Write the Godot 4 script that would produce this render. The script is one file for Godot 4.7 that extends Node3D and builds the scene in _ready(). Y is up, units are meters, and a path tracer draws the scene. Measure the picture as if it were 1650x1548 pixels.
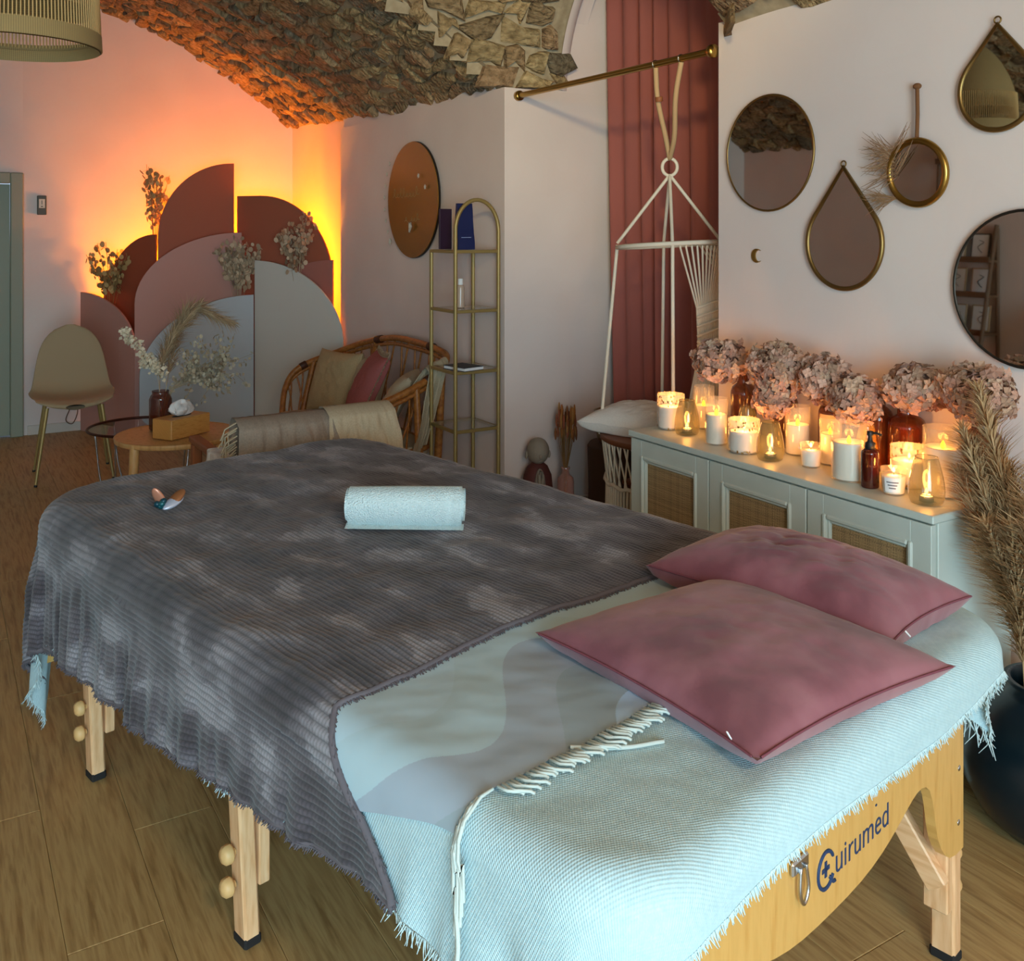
extends Node3D
# A vaulted therapy room with a massage table, candles and mirrors. Units are metres, y is up; the room's long axis is z.

# ---------------------------------------------------------------- mesh builder
class MB:
	var v := PackedVector3Array()
	var uv := PackedVector2Array()
	var uv2 := PackedVector2Array()
	var col := PackedColorArray()
	var idx := PackedInt32Array()
	var tint := Color.WHITE
	func vert(p: Vector3, t := Vector2.ZERO) -> int:
		v.append(p)
		uv.append(t)
		col.append(tint)
		return v.size() - 1
	func tri(a: int, b: int, c: int) -> void:
		idx.append(a)
		idx.append(c)
		idx.append(b)
	func quad(a: int, b: int, c: int, d: int) -> void:
		tri(a, b, c)
		tri(a, c, d)
	func flat_quad(a: Vector3, b: Vector3, c: Vector3, d: Vector3) -> void:
		var w := (b - a).length()
		var h := (d - a).length()
		quad(vert(a, Vector2(0, 0)), vert(b, Vector2(w, 0)), vert(c, Vector2(w, h)), vert(d, Vector2(0, h)))
	func flat_tri(a: Vector3, b: Vector3, c: Vector3) -> void:
		tri(vert(a), vert(b, Vector2(1, 0)), vert(c, Vector2(1, 1)))
	func grid(nu: int, nv: int, fn: Callable, flip := false, size := Vector2.ONE) -> void:
		var base := v.size()
		for j in nv + 1:
			for i in nu + 1:
				var s := float(i) / nu
				var t := float(j) / nv
				vert(fn.call(s, t), Vector2(s * size.x, t * size.y))
		for j in nv:
			for i in nu:
				var a := base + j * (nu + 1) + i
				if flip:
					quad(a, a + nu + 1, a + nu + 2, a + 1)
				else:
					quad(a, a + 1, a + nu + 2, a + nu + 1)
	func ring(nu: int, nv: int, fn: Callable, flip := false, size := Vector2.ONE) -> void:
		# like grid, but the u direction closes on itself
		var base := v.size()
		for j in nv + 1:
			for i in nu:
				var s := float(i) / nu
				var t := float(j) / nv
				vert(fn.call(s, t), Vector2(s * size.x, t * size.y))
		for j in nv:
			for i in nu:
				var a := base + j * nu + i
				var b := base + j * nu + (i + 1) % nu
				if flip:
					quad(a, a + nu, b + nu, b)
				else:
					quad(a, b, b + nu, a + nu)
	func tube(pts: Array, radius, sides := 8, closed := false, caps := true) -> void:
		var n := pts.size()
		var base := v.size()
		var t0: Vector3 = (pts[1] - pts[0]).normalized()
		var up := Vector3.UP if absf(t0.y) < 0.9 else Vector3.RIGHT
		var side := t0.cross(up).normalized()
		var run := 0.0
		for i in n:
			var nx: Vector3 = pts[(i + 1) % n] if closed else pts[mini(i + 1, n - 1)]
			var pv: Vector3 = pts[(i + n - 1) % n] if closed else pts[maxi(i - 1, 0)]
			var t := (nx - pv).normalized()
			side = (side - t * side.dot(t)).normalized()
			var bi := t.cross(side)
			var r: float = radius[i] if radius is Array or radius is PackedFloat32Array else radius
			if i > 0:
				run += (pts[i] - pts[i - 1]).length()
			for k in sides:
				var a := TAU * k / sides
				vert(pts[i] + (side * cos(a) + bi * sin(a)) * r, Vector2(float(k) / sides, run))
		for i in (n if closed else n - 1):
			for k in sides:
				var a := base + i * sides + k
				var b := base + i * sides + (k + 1) % sides
				var a2 := base + ((i + 1) % n) * sides + k
				var b2 := base + ((i + 1) % n) * sides + (k + 1) % sides
				quad(a, b, b2, a2)
		if caps and not closed:
			for e in 2:
				var o := base + (n - 1) * sides if e == 1 else base
				var c := vert(pts[n - 1] if e == 1 else pts[0])
				for k in sides:
					var p := o + k
					var q := o + (k + 1) % sides
					if e == 1:
						tri(p, q, c)
					else:
						tri(q, p, c)
	func lathe(prof: Array, segs := 24, at := Vector3.ZERO, sq := Vector2.ONE) -> void:
		# profile of Vector2(radius, height) from the bottom up
		var base := v.size()
		var n := prof.size()
		for j in n:
			for i in segs + 1:
				var a := TAU * i / segs
				vert(at + Vector3(cos(a) * prof[j].x * sq.x, prof[j].y, -sin(a) * prof[j].x * sq.y), Vector2(float(i) / segs, float(j) / (n - 1)))
		for j in n - 1:
			for i in segs:
				var a := base + j * (segs + 1) + i
				quad(a, a + 1, a + segs + 2, a + segs + 1)
	func box(c: Vector3, s: Vector3, bev := 0.0, bs := Basis.IDENTITY) -> void:
		var h := s * 0.5
		bev = minf(bev, minf(h.x, minf(h.y, h.z)) * 0.9)
		var ax := [Vector3(1, 0, 0), Vector3(0, 1, 0), Vector3(0, 0, 1)]
		for a in 3:
			var b := (a + 1) % 3
			var d := (a + 2) % 3
			for sg in [-1.0, 1.0]:
				var o: Vector3 = ax[a] * h[a] * sg
				var p: Vector3 = ax[b] * (h[b] - bev)
				var q: Vector3 = ax[d] * (h[d] - bev) * sg
				flat_quad(c + bs * (o - p - q), c + bs * (o + p - q), c + bs * (o + p + q), c + bs * (o - p + q))
		if bev <= 0.0:
			return
		for a in 3:
			var b := (a + 1) % 3
			var d := (a + 2) % 3
			for s1 in [-1.0, 1.0]:
				for s2 in [-1.0, 1.0]:
					var e: Vector3 = ax[a] * (h[a] - bev)
					var m: Vector3 = ax[b] * h[b] * s1 + ax[d] * (h[d] - bev) * s2
					var n: Vector3 = ax[b] * (h[b] - bev) * s1 + ax[d] * h[d] * s2
					if s1 * s2 > 0:
						flat_quad(c + bs * (m - e), c + bs * (m + e), c + bs * (n + e), c + bs * (n - e))
					else:
						flat_quad(c + bs * (m + e), c + bs * (m - e), c + bs * (n - e), c + bs * (n + e))
		for sx in [-1.0, 1.0]:
			for sy in [-1.0, 1.0]:
				for sz in [-1.0, 1.0]:
					var k := h - Vector3.ONE * bev
					var p := Vector3(h.x * sx, k.y * sy, k.z * sz)
					var q := Vector3(k.x * sx, h.y * sy, k.z * sz)
					var r := Vector3(k.x * sx, k.y * sy, h.z * sz)
					if sx * sy * sz > 0:
						flat_tri(c + bs * p, c + bs * q, c + bs * r)
					else:
						flat_tri(c + bs * p, c + bs * r, c + bs * q)
	func prism(poly: PackedVector2Array, depth: float, xf: Transform3D, back := true) -> void:
		# poly counter-clockwise in the local xy plane, from z = 0 to z = depth
		var t := Geometry2D.triangulate_polygon(poly)
		for e in 2:
			if e == 0 and not back:
				continue
			var base := v.size()
			for p in poly:
				vert(xf * Vector3(p.x, p.y, depth if e == 1 else 0.0), p)
			for k in range(0, t.size(), 3):
				var cw := (poly[t[k + 1]] - poly[t[k]]).cross(poly[t[k + 2]] - poly[t[k]]) < 0.0
				if cw == (e == 1):
					tri(base + t[k], base + t[k + 2], base + t[k + 1])
				else:
					tri(base + t[k], base + t[k + 1], base + t[k + 2])
		for i in poly.size():
			var p := poly[i]
			var q := poly[(i + 1) % poly.size()]
			flat_quad(xf * Vector3(p.x, p.y, 0), xf * Vector3(q.x, q.y, 0), xf * Vector3(q.x, q.y, depth), xf * Vector3(p.x, p.y, depth))
	func blob(c: Vector3, r: Vector3, segs := 12, rings := 8, bs := Basis.IDENTITY) -> void:
		ring(segs, rings, func(s, t): return c + bs * Vector3(cos(s * TAU) * sin(PI * t) * r.x, -cos(PI * t) * r.y, -sin(s * TAU) * sin(PI * t) * r.z))
	func mesh() -> ArrayMesh:
		var n := PackedVector3Array()
		n.resize(v.size())
		for k in range(0, idx.size(), 3):
			var a := idx[k]
			var b := idx[k + 2]
			var c := idx[k + 1]
			var f := (v[b] - v[a]).cross(v[c] - v[a])
			n[a] += f
			n[b] += f
			n[c] += f
		for k in n.size():
			n[k] = n[k].normalized() if n[k].length_squared() > 1e-24 else Vector3.UP
		var arr := []
		arr.resize(Mesh.ARRAY_MAX)
		arr[Mesh.ARRAY_VERTEX] = v
		arr[Mesh.ARRAY_NORMAL] = n
		arr[Mesh.ARRAY_TEX_UV] = uv
		if uv2.size() == v.size():
			arr[Mesh.ARRAY_TEX_UV2] = uv2
		arr[Mesh.ARRAY_COLOR] = col
		arr[Mesh.ARRAY_INDEX] = idx
		var m := ArrayMesh.new()
		m.add_surface_from_arrays(Mesh.PRIMITIVE_TRIANGLES, arr)
		return m

# ---------------------------------------------------------------- scene helpers
var taken := {}
var M := {}
var rng := RandomNumberGenerator.new()

func numbered(called: String) -> String:
	if not taken.has(called):
		taken[called] = 0
		return called
	taken[called] += 1
	return "%s_%03d" % [called, taken[called]]

func tag(o: Node3D, label: String, category: String, group := "") -> Node3D:
	o.set_meta("label", label)
	o.set_meta("category", category)
	if group != "":
		o.set_meta("group", group)
	return o

func thing(called: String, label: String, category: String, at := Vector3.ZERO, turn := 0.0, group := "") -> Node3D:
	var o := Node3D.new()
	o.name = numbered(called)
	add_child(o)
	o.position = at
	o.rotation.y = turn
	return tag(o, label, category, group)

func obj(called: String, what, m: Material, parent: Node = null, at := Vector3.ZERO) -> MeshInstance3D:
	var o := MeshInstance3D.new()
	o.mesh = what.mesh() if what is MB else what
	o.material_override = m
	o.name = called if parent else numbered(called)
	o.position = at
	(parent if parent else self).add_child(o, true)
	return o

func structure(called: String, what, m: Material) -> MeshInstance3D:
	var o := obj(called, what, m)
	o.set_meta("kind", "structure")
	return o

func dup(src: Node3D, at: Vector3, turn: float, label := "", group := "") -> Node3D:
	var c: Node3D = src.duplicate()
	c.name = numbered(String(src.name).rstrip("0123456789_"))
	add_child(c)
	c.position = at
	c.rotation.y = turn
	if label != "":
		c.set_meta("label", label)
	if group != "":
		c.set_meta("group", group)
	return c

func curve(pts: Array, n: int, closed := false) -> Array:
	# points on a smooth line through pts
	var out := []
	var m := pts.size()
	var spans := m if closed else m - 1
	for i in n + (0 if closed else 1):
		var f := float(i) / n * spans
		var k := mini(int(f), spans - 1)
		var t := f - k
		var p1: Vector3 = pts[k % m]
		var p2: Vector3 = pts[(k + 1) % m]
		var p0: Vector3 = pts[(k + m - 1) % m] if closed or k > 0 else p1 * 2.0 - p2
		var p3: Vector3 = pts[(k + 2) % m] if closed or k + 2 < m else p2 * 2.0 - p1
		out.append(p1.cubic_interpolate(p2, p0, p3, t))
	return out

func noise(sd: int, freq: float, oct := 4, kind := FastNoiseLite.TYPE_SIMPLEX_SMOOTH) -> FastNoiseLite:
	var n := FastNoiseLite.new()
	n.seed = sd
	n.noise_type = kind
	n.frequency = freq
	n.fractal_octaves = oct
	return n

func noise_tex(sd: int, freq: float, colors: Array, oct := 4, warp := 0.0, size := 512, spread := 1.0) -> NoiseTexture2D:
	var n := noise(sd, freq, oct)
	if warp > 0.0:
		n.domain_warp_enabled = true
		n.domain_warp_amplitude = warp
		n.domain_warp_frequency = freq * 0.6
	var t := NoiseTexture2D.new()
	t.width = size
	t.height = size
	t.seamless = true
	t.noise = n
	if colors.size() > 1:
		var g := Gradient.new()
		var at := PackedFloat32Array()
		for k in colors.size():
			at.append(0.5 + (float(k) / (colors.size() - 1) - 0.5) * spread)
		g.offsets = at
		g.colors = PackedColorArray(colors)
		t.color_ramp = g
	return t

func image_tex(w: int, h: int, fn: Callable) -> ImageTexture:
	var im := Image.create(w, h, false, Image.FORMAT_RGB8)
	for y in h:
		for x in w:
			im.set_pixel(x, y, fn.call(x, y))
	return ImageTexture.create_from_image(im)

func c8(r: int, g: int, b: int) -> Color:
	return Color(r / 255.0, g / 255.0, b / 255.0)

func mat(c: Color, rough := 0.8, metal := 0.0) -> StandardMaterial3D:
	var m := StandardMaterial3D.new()
	m.albedo_color = c
	m.roughness = rough
	m.metallic = metal
	m.cull_mode = BaseMaterial3D.CULL_DISABLED
	return m

func tri_tex(m: StandardMaterial3D, albedo: Texture2D, scale: Vector3, height: Texture2D = null, depth := 0.0) -> StandardMaterial3D:
	m.uv1_triplanar = true
	m.uv1_world_triplanar = true
	m.uv1_scale = scale
	m.albedo_texture = albedo
	if height:
		m.heightmap_enabled = true
		m.heightmap_texture = height
		m.heightmap_scale = depth
	return m

func glass(c: Color, alpha: float, rough := 0.03) -> StandardMaterial3D:
	var m := mat(Color(c.r, c.g, c.b, alpha), rough)
	m.transparency = BaseMaterial3D.TRANSPARENCY_ALPHA
	return m

func glow(c: Color, energy: float) -> StandardMaterial3D:
	var m := mat(c, 0.6)
	m.emission_enabled = true
	m.emission = c
	m.emission_energy_multiplier = energy
	return m

func lamp(parent: Node, at: Vector3, c: Color, energy: float, size: float) -> void:
	var l := OmniLight3D.new()
	l.name = "glow"
	l.light_color = c
	l.light_energy = energy
	l.light_size = size
	l.omni_range = 14.0
	l.omni_attenuation = 2.0
	l.shadow_enabled = true
	l.position = at
	parent.add_child(l, true)

func _ready() -> void:
	rng.seed = 7
	view_and_light()
	materials()
	room()
	vault()
	bed()
	bedding()
	sideboard()
	candles()
	wall_mirrors()
	niche_things()
	screen()
	far_furniture()
	small_things()
	behind_camera()

# ---------------------------------------------------------------- camera, sky, daylight
const EXPOSURE := 1.35
const DAY := Color(0.74, 0.92, 1.0)
const DAY_ENERGY := 17.0
const WARM := Color(1.0, 0.84, 0.66)
const WARM_ENERGY := 1.45
const SPOT_ENERGY := 5.5
const FLAME := Color(1.0, 0.66, 0.30)

func view_and_light() -> void:
	var cam := Camera3D.new()
	cam.name = "camera"
	cam.projection = Camera3D.PROJECTION_FRUSTUM
	cam.near = 0.05
	cam.far = 60.0
	cam.size = 0.05 * 1548.0 / 1540.0
	cam.frustum_offset = Vector2(0.0, -0.05 * 402.0 / 1540.0)
	cam.position = Vector3(0, 1.5, 0)
	cam.rotation_degrees = Vector3(0, -31.26, 0)
	add_child(cam)
	cam.current = true
	var sky_mat := ProceduralSkyMaterial.new()
	sky_mat.sky_top_color = Color(0.45, 0.62, 0.85)
	sky_mat.sky_horizon_color = Color(0.80, 0.88, 0.95)
	sky_mat.ground_bottom_color = Color(0.35, 0.38, 0.33)
	sky_mat.ground_horizon_color = Color(0.6, 0.64, 0.62)
	var sky := Sky.new()
	sky.sky_material = sky_mat
	var env := Environment.new()
	env.background_mode = Environment.BG_SKY
	env.sky = sky
	env.tonemap_mode = Environment.TONE_MAPPER_LINEAR
	env.tonemap_exposure = EXPOSURE
	env.sdfgi_enabled = true
	env.ssao_enabled = true
	env.ssil_enabled = true
	var we := WorldEnvironment.new()
	we.environment = env
	add_child(we)
	# daylight through the glazed door behind the camera
	var day := AreaLight3D.new()
	day.name = "daylight"
	day.light_color = DAY
	day.light_energy = DAY_ENERGY
	day.area_size = Vector2(2.3, 2.1)
	day.area_range = 14.0
	day.area_attenuation = 2.0
	day.shadow_enabled = true
	day.position = Vector3(-0.75, 1.25, 2.44)
	add_child(day)

# ---------------------------------------------------------------- materials
func materials() -> void:
	M.plaster = mat(Color.WHITE, 0.92)
	M.plaster.albedo_texture = noise_tex(11, 0.006, [c8(230, 212, 204), c8(238, 222, 214)], 3)
	M.plaster.uv1_scale = Vector3(0.4, 0.4, 1)
	M.oak = mat(Color.WHITE, 0.5)
	M.oak.albedo_texture = noise_tex(21, 0.014, [c8(150, 116, 70), c8(176, 142, 90), c8(192, 160, 106), c8(170, 136, 86)], 5, 40.0, 1024, 0.8)
	M.oak.uv1_scale = Vector3(3.0, 0.22, 1)
	M.oak.heightmap_enabled = true
	M.oak.heightmap_texture = noise_tex(22, 0.03, [], 5, 30.0)
	M.oak.heightmap_scale = 0.015
	M.stone = mat(Color.WHITE, 0.95)
	M.stone.albedo_texture = noise_tex(31, 0.02, [c8(150, 140, 122), c8(215, 205, 188), c8(255, 250, 240)], 5)
	M.stone.heightmap_enabled = true
	M.stone.heightmap_texture = noise_tex(32, 0.03, [], 5)
	M.stone.heightmap_scale = 1.4
	M.stone.uv1_scale = Vector3(2.2, 2.2, 1)
	M.stone.vertex_color_use_as_albedo = true
	M.mortar = tri_tex(mat(Color.WHITE, 0.95), noise_tex(33, 0.02, [c8(150, 132, 104), c8(196, 178, 148)], 5), Vector3.ONE * 1.5)
	M.beech = mat(Color.WHITE, 0.45)
	M.beech.albedo_texture = noise_tex(41, 0.02, [c8(214, 160, 110), c8(232, 184, 136), c8(240, 198, 152)], 4, 20.0)
	M.beech.uv1_scale = Vector3(6, 0.8, 1)
	M.panel_wood = mat(Color.WHITE, 0.4)
	M.panel_wood.albedo_texture = noise_tex(42, 0.012, [c8(206, 152, 78), c8(222, 174, 100), c8(214, 164, 90)], 4, 30.0)
	M.panel_wood.uv1_scale = Vector3(5, 0.7, 1)
	M.knob_wood = mat(c8(224, 180, 120), 0.5)
	M.rubber = mat(c8(28, 26, 26), 0.8)
	M.steel = mat(c8(190, 192, 195), 0.25, 1.0)
	M.brass = mat(c8(176, 140, 72), 0.28, 1.0)
	M.dull_brass = mat(c8(150, 122, 74), 0.42, 1.0)
	M.gold_paint = mat(c8(164, 140, 86), 0.45, 0.4)
	M.dark_vinyl = mat(c8(60, 52, 50), 0.6)
	M.ink = mat(c8(28, 56, 96), 0.6)
	M.sideboard = tri_tex(mat(Color.WHITE, 0.45), noise_tex(51, 0.01, [c8(196, 206, 198), c8(208, 216, 208)], 3), Vector3.ONE)
	M.mirror = mat(c8(205, 205, 200), 0.02, 1.0)
	M.rope = mat(c8(232, 218, 196), 0.95)
	M.jute = mat(c8(196, 160, 116), 0.95)
	M.white_wax = mat(c8(240, 234, 222), 0.45)
	M.clear = glass(c8(235, 228, 210), 0.10)
	M.olive_glass = glass(c8(120, 112, 72), 0.46)
	M.gold_glass = glass(c8(200, 140, 50), 0.40)
	M.amber_glass = glass(c8(92, 30, 8), 0.72)
	M.red_glass = glass(c8(60, 8, 10), 0.85)
	M.pink_glass = glass(c8(214, 150, 136), 0.45)
	M.sheet_glass = glass(c8(190, 205, 200), 0.15)
	M.flame = glow(Color(1.0, 0.72, 0.32), 9.0)
	M.led_flame = glow(Color(1.0, 0.72, 0.12), 3.0)
	M.velvet_pink = mat(Color.WHITE, 0.75)
	M.velvet_pink.albedo_texture = noise_tex(61, 0.008, [c8(116, 60, 70), c8(138, 80, 90), c8(154, 98, 107)], 4, 30.0, 512, 0.6)
	M.velvet_pink.rim_enabled = true
	M.velvet_pink.rim = 0.5
	M.velvet_pink.rim_tint = 0.6
	M.paper_white = mat(c8(240, 240, 240), 0.9)
	M.terry = tri_tex(mat(Color.WHITE, 0.95), noise_tex(63, 0.1, [c8(206, 230, 234), c8(226, 242, 243)], 3), Vector3.ONE * 4.0, noise_tex(64, 0.12, [], 3), 0.6)
	M.black = mat(c8(22, 22, 24), 0.5)
	M.rattan = tri_tex(mat(Color.WHITE, 0.4), noise_tex(65, 0.02, [c8(112, 62, 22), c8(164, 102, 44), c8(186, 128, 64)], 4), Vector3.ONE * 3.0)
	M.beige_cloth = tri_tex(mat(Color.WHITE, 0.95), noise_tex(66, 0.05, [c8(136, 120, 106), c8(164, 148, 130)], 4), Vector3.ONE * 4.0)
	M.cream_cloth = tri_tex(mat(Color.WHITE, 0.95), noise_tex(68, 0.05, [c8(178, 162, 134), c8(200, 186, 158)], 4), Vector3.ONE * 4.0)
	M.white_cloth = tri_tex(mat(Color.WHITE, 0.95), noise_tex(69, 0.05, [c8(224, 220, 214), c8(240, 238, 232)], 4), Vector3.ONE * 4.0)
	M.velvet_beige = mat(c8(172, 148, 114), 0.8)
	M.velvet_beige.rim_enabled = true
	M.velvet_beige.rim = 0.4
	M.light_wood = mat(Color.WHITE, 0.45)
	M.light_wood.albedo_texture = noise_tex(43, 0.014, [c8(196, 146, 88), c8(220, 176, 116), c8(210, 162, 102)], 4, 30.0)
	M.light_wood.uv1_scale = Vector3(4, 1, 1)
	M.bamboo = mat(Color.WHITE, 0.4)
	M.bamboo.albedo_texture = noise_tex(44, 0.01, [c8(190, 130, 60), c8(216, 162, 90), c8(204, 146, 74)], 4, 30.0)
	M.bamboo.uv1_scale = Vector3(22, 2.5, 1)
	M.rose_cloth = tri_tex(mat(Color.WHITE, 0.95), noise_tex(45, 0.05, [c8(158, 86, 84), c8(176, 102, 98)], 4), Vector3.ONE * 4.0)
	M.olive_cloth = tri_tex(mat(Color.WHITE, 0.95), noise_tex(46, 0.05, [c8(170, 148, 108), c8(192, 170, 130)], 4), Vector3.ONE * 4.0)
	M.dried = mat(Color.WHITE, 0.9)
	M.dried.vertex_color_use_as_albedo = true
	M.dried.backlight_enabled = true
	M.dried.backlight = Color(0.35, 0.3, 0.25)

# ---------------------------------------------------------------- room shell
func wall_box(called: String, lo: Vector3, hi: Vector3, m: Material) -> MeshInstance3D:
	var b := MB.new()
	b.box((lo + hi) * 0.5, hi - lo)
	return structure(called, b, m)

func room() -> void:
	# floor: a screed with oak boards on it, each board its own piece
	var b := MB.new()
	b.box(Vector3(0.3, -0.115, -2.7), Vector3(6.4, 0.2, 10.8))
	var floor_slab := structure("floor", b, mat(c8(70, 52, 34), 0.9))
	var variants := []
	for k in 7:
		var off := Vector2(rng.randf() * 4.0, rng.randf() * 6.0)
		var p := MB.new()
		p.box(Vector3.ZERO, Vector3(0.1924, 0.016, 1.2182), 0.0012)
		for q in p.v.size():
			p.uv[q] = Vector2(p.v[q].x + p.v[q].y, p.v[q].z) + off
		variants.append(p.mesh())
	var row := 0
	var x := 0.24 - 0.193 * 15
	while x < 3.2:
		var joint: float = [-2.17, -2.535, -1.80, -2.32, -1.95, -2.75][(row - 15 + 60) % 6]
		var z := joint - 1.22 * 5
		while z < 2.5:
			var zc := z + 0.61
			if zc > -8.35 and zc < 2.6 and (x < 2.5 or (zc < -2.4 and zc > -4.6)):
				obj("plank", variants[rng.randi() % 7], M.oak, floor_slab, Vector3(x + 0.0965, -0.0075, zc))
			z += 1.22
		x += 0.193
		row += 1
	# walls with thickness
	wall_box("wall_left", Vector3(-2.85, -0.2, -8.1), Vector3(-2.62, 2.62, 2.72), M.plaster)
	# far wall, arch-topped behind the vault, with a doorway
	wall_box("wall_far", Vector3(0.571, -0.2, -8.1), Vector3(3.0, 3.7, -7.85), M.plaster)
	wall_box("wall_far_beside_door", Vector3(-2.85, -0.2, -8.1), Vector3(-0.40, 3.7, -7.85), M.plaster)
	wall_box("wall_far_over_door", Vector3(-0.40, 1.925, -8.1), Vector3(0.571, 3.7, -7.85), M.plaster)
	wall_box("wall_right_recess", Vector3(2.60, -0.2, -7.85), Vector3(3.6, 3.7, -6.53), M.plaster)
	wall_box("wall_right_sign", Vector3(2.52, -0.2, -6.53), Vector3(3.6, 2.24, -4.225), M.plaster)
	wall_box("wall_right_sign_upper", Vector3(2.54, 2.24, -6.53), Vector3(3.6, 3.7, -4.36), M.plaster)
	wall_box("wall_right_sign_corner", Vector3(2.79, 2.24, -4.36), Vector3(3.6, 3.7, -4.225), M.plaster)
	wall_box("wall_right_mirrors", Vector3(2.62, -0.2, -2.765), Vector3(3.6, 2.31, 2.72), M.plaster)
	wall_box("wall_right_mirrors_upper", Vector3(2.64, 2.31, -2.62), Vector3(3.6, 3.7, 2.72), M.plaster)
	wall_box("wall_right_mirrors_corner", Vector3(2.79, 2.31, -2.765), Vector3(3.6, 3.7, -2.62), M.plaster)
	wall_box("wall_niche", Vector3(3.40, -0.2, -4.225), Vector3(3.6, 3.7, -2.765), M.plaster)
	wall_box("ceiling_niche", Vector3(2.50, 3.45, -4.225), Vector3(3.6, 3.7, -2.765), M.plaster)
	# front wall behind the camera, with the opening of the glazed door
	wall_box("wall_front_left", Vector3(-2.85, -0.2, 2.5), Vector3(-1.95, 3.7, 2.72), M.plaster)
	wall_box("wall_front_right", Vector3(0.45, -0.2, 2.5), Vector3(3.6, 3.7, 2.72), M.plaster)
	wall_box("wall_front_over_door", Vector3(-1.95, 2.35, 2.5), Vector3(0.45, 3.7, 2.72), M.plaster)
	# glazed door: two leaves
	var gf := MB.new()
	for cx in [-1.35, -0.15]:
		for s in [-1.0, 1.0]:
			gf.box(Vector3(cx + s * 0.555, 1.175, 2.6), Vector3(0.09, 2.35, 0.06), 0.004)
		for y in [0.06, 2.30]:
			gf.box(Vector3(cx, y, 2.6), Vector3(1.02, 0.12, 0.06), 0.004)
	var d2 := structure("door_2", gf, mat(c8(235, 235, 232), 0.5))
	for cx in [-1.35, -0.15]:
		var gp := MB.new()
		gp.box(Vector3(cx, 1.18, 2.6), Vector3(1.03, 2.13, 0.008))
		obj("pane", gp, M.clear, d2)
	# grey-green door in the far wall, mostly outside the picture
	var dm := mat(c8(148, 152, 132), 0.55)
	var fr := MB.new()
	fr.box(Vector3(0.53, 0.962, -7.845), Vector3(0.085, 1.925, 0.07), 0.006)
	fr.box(Vector3(-0.36, 0.962, -7.845), Vector3(0.085, 1.925, 0.07), 0.006)
	fr.box(Vector3(0.085, 1.885, -7.845), Vector3(0.805, 0.08, 0.07), 0.006)
	var d1 := structure("door_1", fr, dm)
	var leaf := MB.new()
	leaf.box(Vector3(0.085, 0.925, -7.87), Vector3(0.80, 1.83, 0.05), 0.003)
	leaf.box(Vector3(0.085, 1.35, -7.842), Vector3(0.55, 0.75, 0.012), 0.005)
	leaf.box(Vector3(0.085, 0.48, -7.842), Vector3(0.55, 0.72, 0.012), 0.005)
	obj("door_leaf", leaf, dm, d1)
	# low baseboards
	var bb := MB.new()
	bb.box(Vector3(1.595, 0.035, -7.843), Vector3(1.99, 0.07, 0.014), 0.003)
	structure("baseboard_far", bb, mat(c8(214, 204, 192), 0.6))
	bb = MB.new()
	bb.box(Vector3(2.513, 0.035, -5.37), Vector3(0.014, 0.07, 2.3), 0.003)
	structure("baseboard_right", bb, mat(c8(214, 204, 192), 0.6))
	bb = MB.new()
	bb.box(Vector3(2.96, 0.035, -4.218), Vector3(0.86, 0.07, 0.014), 0.003)
	structure("baseboard_niche", bb, mat(c8(214, 204, 192), 0.6))

# ---------------------------------------------------------------- stone vault
const VX := -0.04
const VY := -0.51
const VR := 3.9
const NZ := -3.495
const NH := 2.25
const NARC := 2.4

func main_point(s: float, z: float, lift: float) -> Vector3:
	# s is the arc length from the crown towards the right wall
	var a := s / VR
	return Vector3(VX + sin(a) * (VR - lift), VY + sag(z) + cos(a) * (VR - lift), z)

func sag(z: float) -> float:
	# the vault drops a little towards the front of the room
	return -0.13 * smoothstep(-7.6, -5.4, z) + 0.09 * smoothstep(-3.6, -2.4, z)

func niche_half(x: float, near: bool) -> float:
	# the small vault widens towards the room, more on the side of the mirror wall
	return 0.73 + (clampf((2.66 - x) * 1.25, 0.0, 1.6) if near else clampf((2.75 - x) * 0.40, 0.0, 0.45))

func niche_rise(x: float) -> float:
	return 0.78 + clampf((2.6 - x) * 0.25, 0.0, 0.3)

func niche_point(f: float, x: float, lift: float) -> Vector3:
	# f runs from 0 (springing at the sign wall) to 1 (springing at the mirror wall) across the small vault
	var a := PI * f
	var hw := niche_half(x, f > 0.5) - lift
	return Vector3(x, NH + sin(a) * (niche_rise(x) - lift), NZ - cos(a) * hw)

func under_niche(p: Vector3) -> bool:
	if p.x < 0.9:
		return false
	var q := (p.z - NZ) / niche_half(p.x, p.z > NZ)
	if absf(q) >= 1.0:
		return false
	return NH + sqrt(1.0 - q * q) * niche_rise(p.x) > p.y

func over_main(p: Vector3) -> bool:
	if p.x > 2.56:
		return false
	return Vector2(p.x - VX, p.y - VY - sag(p.z)).length() < VR

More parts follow.
